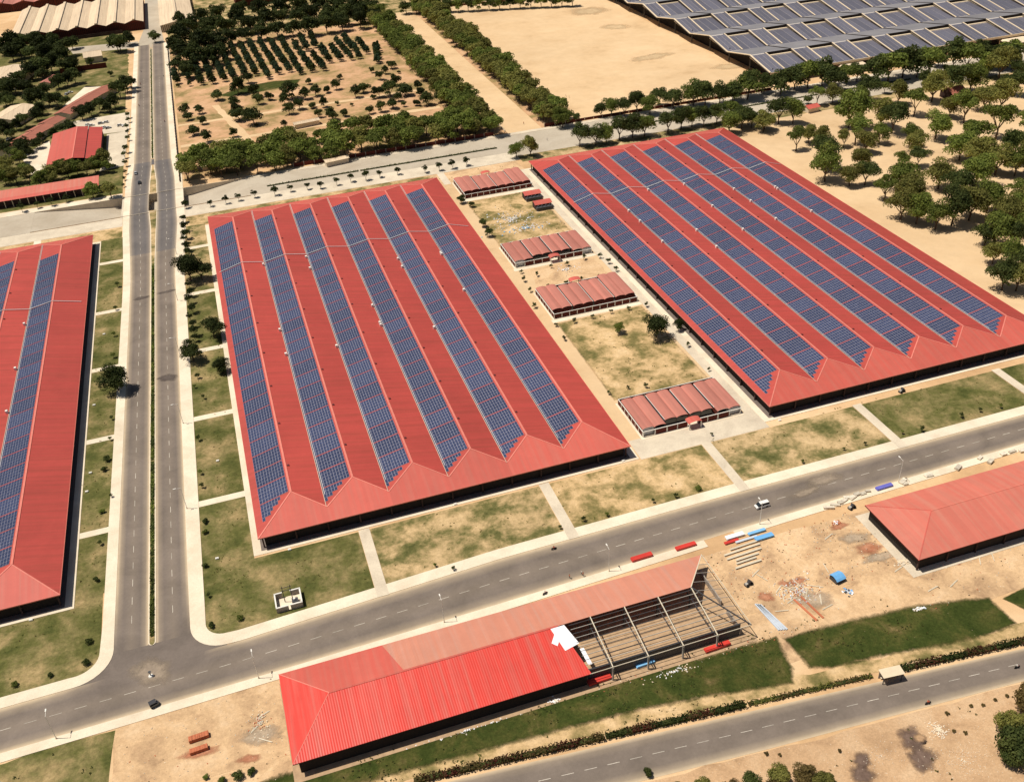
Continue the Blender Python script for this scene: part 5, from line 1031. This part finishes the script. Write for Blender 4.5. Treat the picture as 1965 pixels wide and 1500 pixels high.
# ---- transformer enclosure
def enclosure():
    x0, x1, y0, y1 = -14.2, -6.8, 203.3, 209.2; root = empty('transformer_yard', (x0, y0, 0), 'square walled transformer yard on the corner lawn', 'enclosure'); w, d = x1-x0, y1-y0
    MB().box(.3, w-.3, .3, d-.3, 0, .12, 'pavement').build('floor_slab', root)
    for a in ((0, w*.46, 0, .28), (w*.54, w, 0, .28), (0, w*.3, d-.28, d), (w*.62, w, d-.28, d), (0, .28, .28, d-.28), (w-.28, w, .28, d-.28)):
        o = MB().box(a[0], a[1], a[2], a[3], 0, 1.9, 'grey_wall').build('wall', root); MB().box(a[0]-.06, a[1]+.06, a[2]-.06, a[3]+.06, 1.9, 2.06, 'white_paint').build('coping', o)
    for x in (w*.36, w*.66): MB().tube((x, d*.62, .1), (x, d*.62, 6.2), .13, .09, 'dark_steel', 8).build('pole', root)
    MB().bar((w*.30, d*.62, 5.6), (w*.72, d*.62, 5.6), .1, .14, 'dark_steel').bar((w*.30, d*.62, 4.4), (w*.72, d*.62, 4.4), .1, .14, 'dark_steel').build('cross_arm', root)
    t = MB().box(w*.62, w*.86, d*.22, d*.5, .12, 1.5, 'dark_steel')
    for k in range(5): t.box(w*.63+k*.34, w*.63+k*.34+.1, d*.14, d*.58, .3, 1.3, 'steel')
    t.build('transformer', root); MB().box(w*.68, w*.76, d*.3, d*.4, 1.5, 2.2, 'white_paint').build('insulator', root)
enclosure()
# ---- building materials
def sheet_stack(px, py, ln, wd, ht, mat, label, rz=0.03, group='stacks of roofing sheets'):
    p = P(px, py); root = empty('sheet_stack', (p.x, p.y, .04), label, 'stack', group, rz); n = 5
    for k in range(n):
        o = .12*math.sin(k*2.1+px); MB().box(-ln/2+o, ln/2+o, -wd/2, wd/2, .2+k*(ht-.2)/n, .2+(k+.86)*(ht-.2)/n, mat).build('sheet', root)
    bm_ = MB().box(-.1, .1, -wd/2-.1, wd/2+.1, 0, .2, 'bark').mesh('bearer')
    for s in (-.38, 0, .38): obj('bearer', bm_, root, (s*ln, 0, 0))
for a in ((1231, 1071, 6.4, 1.5, 1.0, 'tarp_red', 'dull red sheet stack by the north side of the unfinished shed'), (1316, 1050, 6.4, 1.4, .9, 'tarp_red', 'bright red sheet stack near the shed ridge end'), (1150, 1306, 6.2, 1.6, .9, 'tarp_red', 'bright red sheet stack below the red roof, at the grass edge'), (1376, 1243, 7.2, 1.4, .9, 'tarp_red', 'long red sheet stack below the bare steel frame'), (1237, 1274, 5.0, 1.5, .8, 'sheet_blue', 'pale blue sheet stack below the steel frame'),
          (1696, 936, 5.6, 1.4, .8, 'sheet_violet', 'violet sheet stack near the corner of the finished shed'), (1452, 1022, 5.6, 1.0, .7, 'sheet_blue', 'narrow pale blue stack nearest the road'), (1466, 1032, 5.8, 1.6, .8, 'tarp_blue', 'wide blue stack beside the narrow blue one'), (1410, 1030, 5.8, 1.5, .8, 'underlay_white', 'white sheet stack left of the blue stacks'), (1404, 1040, 4.6, 1.0, .5, 'tarp_red', 'low red stack against the white one'), (1432, 1036, 7, .8, .5, 'zinc', 'low grey stack between the white and the blue ones')): sheet_stack(*a)
def beam(px, py, ln, label, rz=.05, h=.5, mat='steel_beam'):
    p = P(px, py); root = empty('steel_beam', (p.x, p.y, .04), label, 'beam', 'steel beams by the shed', rz)
    MB().box(-ln/2, ln/2, -.28, .28, h-.08, h, mat).build('flange', root); MB().box(-ln/2, ln/2, -.28, .28, 0, .08, mat).build('flange', root); MB().box(-ln/2, ln/2, -.05, .05, .08, h-.08, mat).build('web', root)
for a in ((1432, 1046, 11, 'long cream steel beam, the topmost of the row by the shed'), (1424, 1056, 12, 'long cream steel beam, second of the row'), (1428, 1064, 11.5, 'long cream steel beam, third of the row'), (1434, 1070, 7.5, 'short grey steel beam in the row'), (1432, 1077, 6.5, 'short cream steel beam below the grey one'), (1436, 1084, 8.5, 'lowest cream steel beam of the row')): beam(*a)
for k in range(4): beam(1472+k*4, 1184, 10.5, 'thin pale pipe-like girder in the bundle at the grass edge, number %s from left' % ['one', 'two', 'three', 'four'][k], 1.68+.03*k, .3, 'zinc')
for a in ((1545, 1170, 9, 'rusty channel lying on bare sand, left of the pair', 1.75), (1558, 1165, 9, 'rusty channel lying on bare sand, right of the pair', 1.72)): beam(a[0], a[1], a[2], a[3], a[4], .2, 'brick_stack')
def brick_stack(px, py, ln, wd, ht, label):
    p = P(px, py); root = empty('brick_stack', (p.x, p.y, .03), label, 'bricks', 'stacks of red bricks', .06); n = int(ln/.24); me = MB().box(-.11, .11, -wd/2, wd/2, 0, ht/6-.02, 'brick_stack').mesh('brick_course')
    for k in range(n):
        for c in range(6): obj('brick_course', me, root, (-ln/2+.12+k*.24+(random.random()-.5)*.03, (random.random()-.5)*.06, c*ht/6))
brick_stack(383, 1416, 4.9, 1.5, 1.1, 'farther of the two red brick stacks left of the shed'); brick_stack(383, 1440, 4.4, 1.3, 1.1, 'nearer of the two red brick stacks left of the shed')
def tent(px, py):
    p = P(px, py); root = empty('tarpaulin_hut', (p.x, p.y, 0), 'bright blue tarpaulin hut on the construction sand', 'hut', rz=.15); b = MB(); n = 6
    MB().box(-1.5, 1.5, -1.4, 1.4, 0, 1.3, 'dark_steel').build('wall', root)
    prof = [(-1.7+3.4*k/n, 1.3+.75*math.sin(math.pi*k/n)+.06*(k % 2)) for k in range(n+1)]
    for a, c in zip(prof, prof[1:]): b.face([(-1.7, a[0], a[1]), (1.7, a[0]+.05, a[1]-.08), (1.7, c[0]+.05, c[1]-.08), (-1.7, c[0], c[1])], 'tarp_blue')
    b.build('tarpaulin', root)
tent(1606, 1112)
def heap(px, py, n, rx, ry, s, mats, label, name='rubble_heap', cat='rubble', seed=1):
    p = P(px, py); r = random.Random(seed); b = MB()
    for k in range(n):
        t = r.uniform(0, 6.28); q = abs(r.gauss(0, .52)); x, y = rx*q*math.cos(t), ry*q*math.sin(t); a = s*r.uniform(.4, 1.4); c = s*r.uniform(.3, 1.0); h = s*r.uniform(.2, .7)*max(.3, 1.3-q*.6)
        b.box(x-a/2, x+a/2, y-c/2, y+c/2, 0, h, r.choice(mats), r.uniform(0, 3.1))
    b.build(name, None, loc=(p.x, p.y, .05), label=label, cat=cat, kind='stuff')
heap(1800, 1400, 170, 2.0, 2.6, .32, ['rubble', 'hall_cream'], 'heap of pale stones on the waste ground', seed=2); heap(1735, 1078, 120, 3.2, 1.2, .5, ['rubble', 'hall_cream'], 'pale broken slabs near the corner of the finished shed', seed=3)
heap(1535, 1135, 320, 8, 6, .34, ['rubble', 'rubble', 'brick_stack', 'zinc', 'hall_cream', 'underlay_white'], 'scattered building rubbish in the middle of the site', seed=4); heap(1628, 1135, 60, 1.6, 1.4, .6, ['zinc', 'tarp_blue', 'underlay_white', 'dark_steel'], 'pile of crumpled grey and blue scrap beside the tarpaulin hut', seed=5)
heap(1605, 1003, 60, 1.8, .9, .5, ['underlay_white', 'brick_stack'], 'small heap of white bags on red soil', seed=6); heap(985, 420, 200, 17, 13, .6, ['underlay_white', 'rubble', 'rubble', 'zinc'], 'white and blue rubbish strewn over the yard', 'rubbish', 'rubbish', 7); heap(1010, 438, 150, 17, 5, .6, ['underlay_white', 'rubble', 'hall_cream', 'rubble', 'sheet_blue'], 'denser band of rubbish along the vaulted block wall', 'rubbish', 'rubbish', 8)
heap(1085, 518, 60, 7, 5, .5, ['underlay_white', 'rubble'], 'few bits of white litter on the sandy yard', 'rubbish', 'rubbish', 9); heap(500, 1385, 110, 3.2, 5, .34, ['rubble', 'rubble', 'brick_stack', 'hall_cream'], 'red and cream scraps left of the unfinished shed', seed=10)
heap(1066, 1345, 50, 1.8, 1.0, .45, ['underlay_white', 'rubble'], 'white crumpled sheeting at the grass edge', seed=11); heap(1300, 1287, 70, 9, 1.2, .35, ['rubble', 'hall_cream', 'underlay_white'], 'line of pale debris along the grass edge below the frame', seed=12); heap(900, 1400, 50, 16, .6, .35, ['rubble', 'underlay_white'], 'sparse pale debris below the red roof', seed=13)
heap(1762, 1168, 40, 2.0, .7, .5, ['underlay_white', 'rubble', 'zinc'], 'white pile on the far edge of the lush grass', seed=14); heap(1850, 1460, 420, 14, 9, .16, ['rubble', 'hall_cream'], 'fine pale stones over the waste ground', 'stones', 'stones', 15); heap(1690, 1450, 200, 9, 6, .15, ['rubble', 'red_soil'], 'fine stones around the dark soil patches', 'stones', 'stones', 16)
sl_ = [(1602, 970), (1612, 966), (1620, 961), (1628, 956), (1636, 956), (1644, 950), (1655, 948), (1665, 944), (1590, 976), (1732, 925), (1736, 929), (1780, 912), (1784, 914), (1838, 899), (1880, 880), (1900, 887), (1925, 873), (1942, 868), (1962, 866)]
slm = MB().box(-1.1, 1.1, -.6, .6, .05, .75, 'rubble').mesh('concrete_block')
for k, (px, py) in enumerate(sl_):
    p = P(px, py); obj('concrete_block', slm, None, (p.x, p.y, .05), tr_rng.uniform(-.5, .5), 'grey concrete block lying on the verge above the finished shed', 'block', 'loose concrete blocks on the verge', scale=(tr_rng.uniform(.7, 1.5), tr_rng.uniform(.7, 1.2), tr_rng.uniform(.6, 1.1)))
def cart(px, py, label):
    p = P(px, py); root = empty('site_mixer', (p.x, p.y, .05), label, 'mixer', rz=.3); MB().box(-1.3, 1.3, -.5, .5, .45, .6, 'dark_steel').build('frame', root); MB().tube((-.2, 0, .7), (.5, 0, 1.5), .45, .7, 'dark_steel', 10).build('drum', root); MB().box(-1.2, -.5, -.4, .4, .6, 1.1, 'steel').build('engine', root)
    wm = MB().tube((0, -.08, 0), (0, .08, 0), .4, .4, 'rubber', 10).mesh('wheel')
    for q in ((-.8, .6, .4), (-.8, -.6, .4), (.9, .6, .4), (.9, -.6, .4)): obj('wheel', wm, root, q)
cart(1436, 1122, 'dark concrete mixer near the east end of the steel frame'); cart(1634, 975, 'dark machine beside the broken slabs'); cart(1730, 752, 'dark machine on the lawn in front of the eastern warehouse')
white = MB().box(-.9, .9, -.5, .5, 0, .6, 'white_paint').box(-.7, .7, -.35, .35, .6, .72, 'white_paint').mesh('manhole_box')
for k, (px, py) in enumerate(((181, 778), (174, 908), (167, 944), (60, 1190), (418, 885), (417, 1072), (874, 968), (556, 1055), (1196, 885), (1496, 807), (200, 642))):
    p = P(px, py); obj('service_box', white, None, (p.x, p.y, .04), 0, 'small white service box on the grass beside a warehouse', 'box', 'white service boxes on the lawns', scale=(.55, .7, .7))
# ================================================================ every label singles out one thing
def screen_x(o):
    d = o.matrix_world.translation if False else Vector(o.location); d = d-Vector((0, 0, CAMH)); return d.dot(rt)/d.dot(fw)
same = {}
for o in bpy.data.objects:
    if o.parent is None and 'label' in o: same.setdefault(o['label'], []).append(o)
for lb, os_ in same.items():
    if len(os_) > 1:
        os_.sort(key=screen_x)
        for k, o in enumerate(os_):
            o['label'] = lb+', '+ordw(k+1)+' from left'
            if 'group' not in o: o['group'] = lb
# ================================================================ uncountable ground litter
def tufts(name, zones, per, mats, size, label, seed):
    r = np.random.default_rng(seed); P_ = []
    for (x0, x1, y0, y1, dens) in zones:
        n = int((x1-x0)*(y1-y0)*dens); cx, cy = r.uniform(x0, x1, n), r.uniform(y0, y1, n)
        keep = (np.sin(cx*.31+seed)+np.sin(cy*.27+cx*.11)+r.normal(size=n)*.6) > .35
        P_.append(np.stack([cx[keep], cy[keep]], 1))
    c = np.concatenate(P_); c = np.repeat(c, per, 0); n = len(c); p = np.zeros((n, 3)); p[:, :2] = c+r.normal(size=(n, 2))*size*.8; p[:, 2] = .05+r.uniform(0, 1, n)*size*.6
    nn = r.normal(size=(n, 3)); nn[:, 2] += 1.0; nn /= np.linalg.norm(nn, axis=1)[:, None]; t = np.cross(nn, r.normal(size=(n, 3))); t /= np.linalg.norm(t, axis=1)[:, None]; u = np.cross(nn, t); s = size*r.uniform(.4, 1.2, (n, 1))
    V = np.stack([p-t*s-u*s*.4, p-u*s*.8, p+t*s+u*s*.3, p+u*s*.8], 1).reshape(-1, 3); V[:, 2] = np.maximum(V[:, 2], .07)
    me = cloud_mesh(name, V, mats[0])
    for m in mats[1:]: me.materials.append(M[m])
    me.polygons.foreach_set('material_index', r.integers(0, len(mats), n).astype(np.int32)); obj(name, me, None, label=label, cat='grass', kind='stuff')
lz = [(-70, -60.5, 232, 490, .09), (-30.5, -18.5, 212, 490, .10), (-33, 13, 206, 228, .10), (17.5, 72.5, 206, 228, .07), (76.5, 130.5, 207, 228, .06), (134.5, 189.5, 207, 230, .07), (193.5, 248, 207, 230, .10), (-140, -62.5, 201, 226, .09)]
tufts('grass_tufts', lz, 4, ['leaf_green', 'leaf_olive', 'leaf_dry'], .22, 'rough grass tufts scattered over the lawn plots', 3)
tufts('grass_tufts', [(114, 152.5, 264, 323, .09), (114, 152, 403, 461, .08), (-28, 155, 494, 505.5, .05)], 4, ['leaf_olive', 'leaf_dry', 'leaf_dark'], .26, 'dry grass tufts in the yards between the warehouses', 5)
tufts('weeds', [(-10, 60, 138, 148.5, .4), (60, 106, 134, 150, .3), (106, 150, 134, 150, .2), (-55, 150, 179, 181, .06), (-140, -60, 120, 177, .06), (60, 235, 96, 112, .06)], 4, ['leaf_dark', 'leaf_dry', 'leaf_olive', 'leaf_deep', 'leaf_deep'], .26, 'weeds and coarse grass along the site edge and lower road', 7)
def litter(name, zones, mats, label, seed):
    r = random.Random(seed); b = MB()
    for (x0, x1, y0, y1, n, s) in zones:
        for k in range(n):
            x, y = r.uniform(x0, x1), r.uniform(y0, y1); a, c = s*r.uniform(.3, 1.3), s*r.uniform(.25, .8)
            b.box(x-a/2, x+a/2, y-c/2, y+c/2, .03, .03+s*r.uniform(.15, .5), r.choice(mats), r.uniform(0, 3.1))
    b.build(name, label=label, cat='litter', kind='stuff')
litter('site_litter', [(106, 158, 157, 182, 520, .34), (-56, -17, 140, 178, 200, .3), (150, 215, 140, 152, 160, .34), (60, 125, 146, 149, 120, .36), (-14, 104, 178, 180.5, 160, .3)], ['rubble', 'bark', 'dark_soil', 'rubble', 'hall_cream', 'brick_stack'], 'small stones, offcuts and scraps over the construction sand', 9)
pk = MB().box(-1.9, 1.9, -.11, .11, 0, .09, 'steel_beam').box(-1.7, 1.6, .02, .2, .09, .16, 'steel_beam').mesh('timber_plank')
for (px, py, a) in ((1495, 1130, .6), (1503, 1145, 1.2), (1512, 1128, 2.2), (1520, 1152, .3), (1528, 1118, 1.7), (1548, 1140, .9), (1566, 1125, 2.6), (1575, 1150, 1.1), (1588, 1165, .2), (1500, 1172, 2.9), (1450, 1100, .5), (1462, 1108, 2.0), (1590, 1030, .4), (1585, 1090, 1.4), (1880, 1075, 1.0), (1905, 1068, 1.1), (1725, 1092, .3), (1790, 1130, .2), (1830, 1120, .4), (505, 1372, .4), (492, 1396, .7), (510, 1420, 2.5)):
    q = P(px, py); o_ = obj('timber_plank', pk, None, (q.x, q.y, .1), a, 'pale plank bundle lying loose on the construction sand, %s from left' % ordw(1), 'plank', 'loose planks on the site'); o_['label'] = 'pale plank bundle lying loose on the construction sand'
pl_ = sorted([o for o in bpy.data.objects if o.name.startswith('timber_plank')], key=screen_x)
for k, o in enumerate(pl_): o['label'] = 'pale plank bundle lying loose on the construction sand, '+ordw(k+1)+' from left'
tp = P(290, 1297); e = empty('traffic_post', (tp.x, tp.y, .06), 'small white traffic post on the asphalt off the median end', 'post')
MB().tube((0, 0, 0), (0, 0, .3), .7, .6, 'white_paint', 12).build('base', e); MB().tube((0, 0, .3), (0, 0, 1.6), .14, .12, 'dark_steel', 8).build('pole', e); MB().tube((0, 0, 1.6), (0, 0, 1.75), .4, .4, 'dark_steel', 10).build('cap', e)
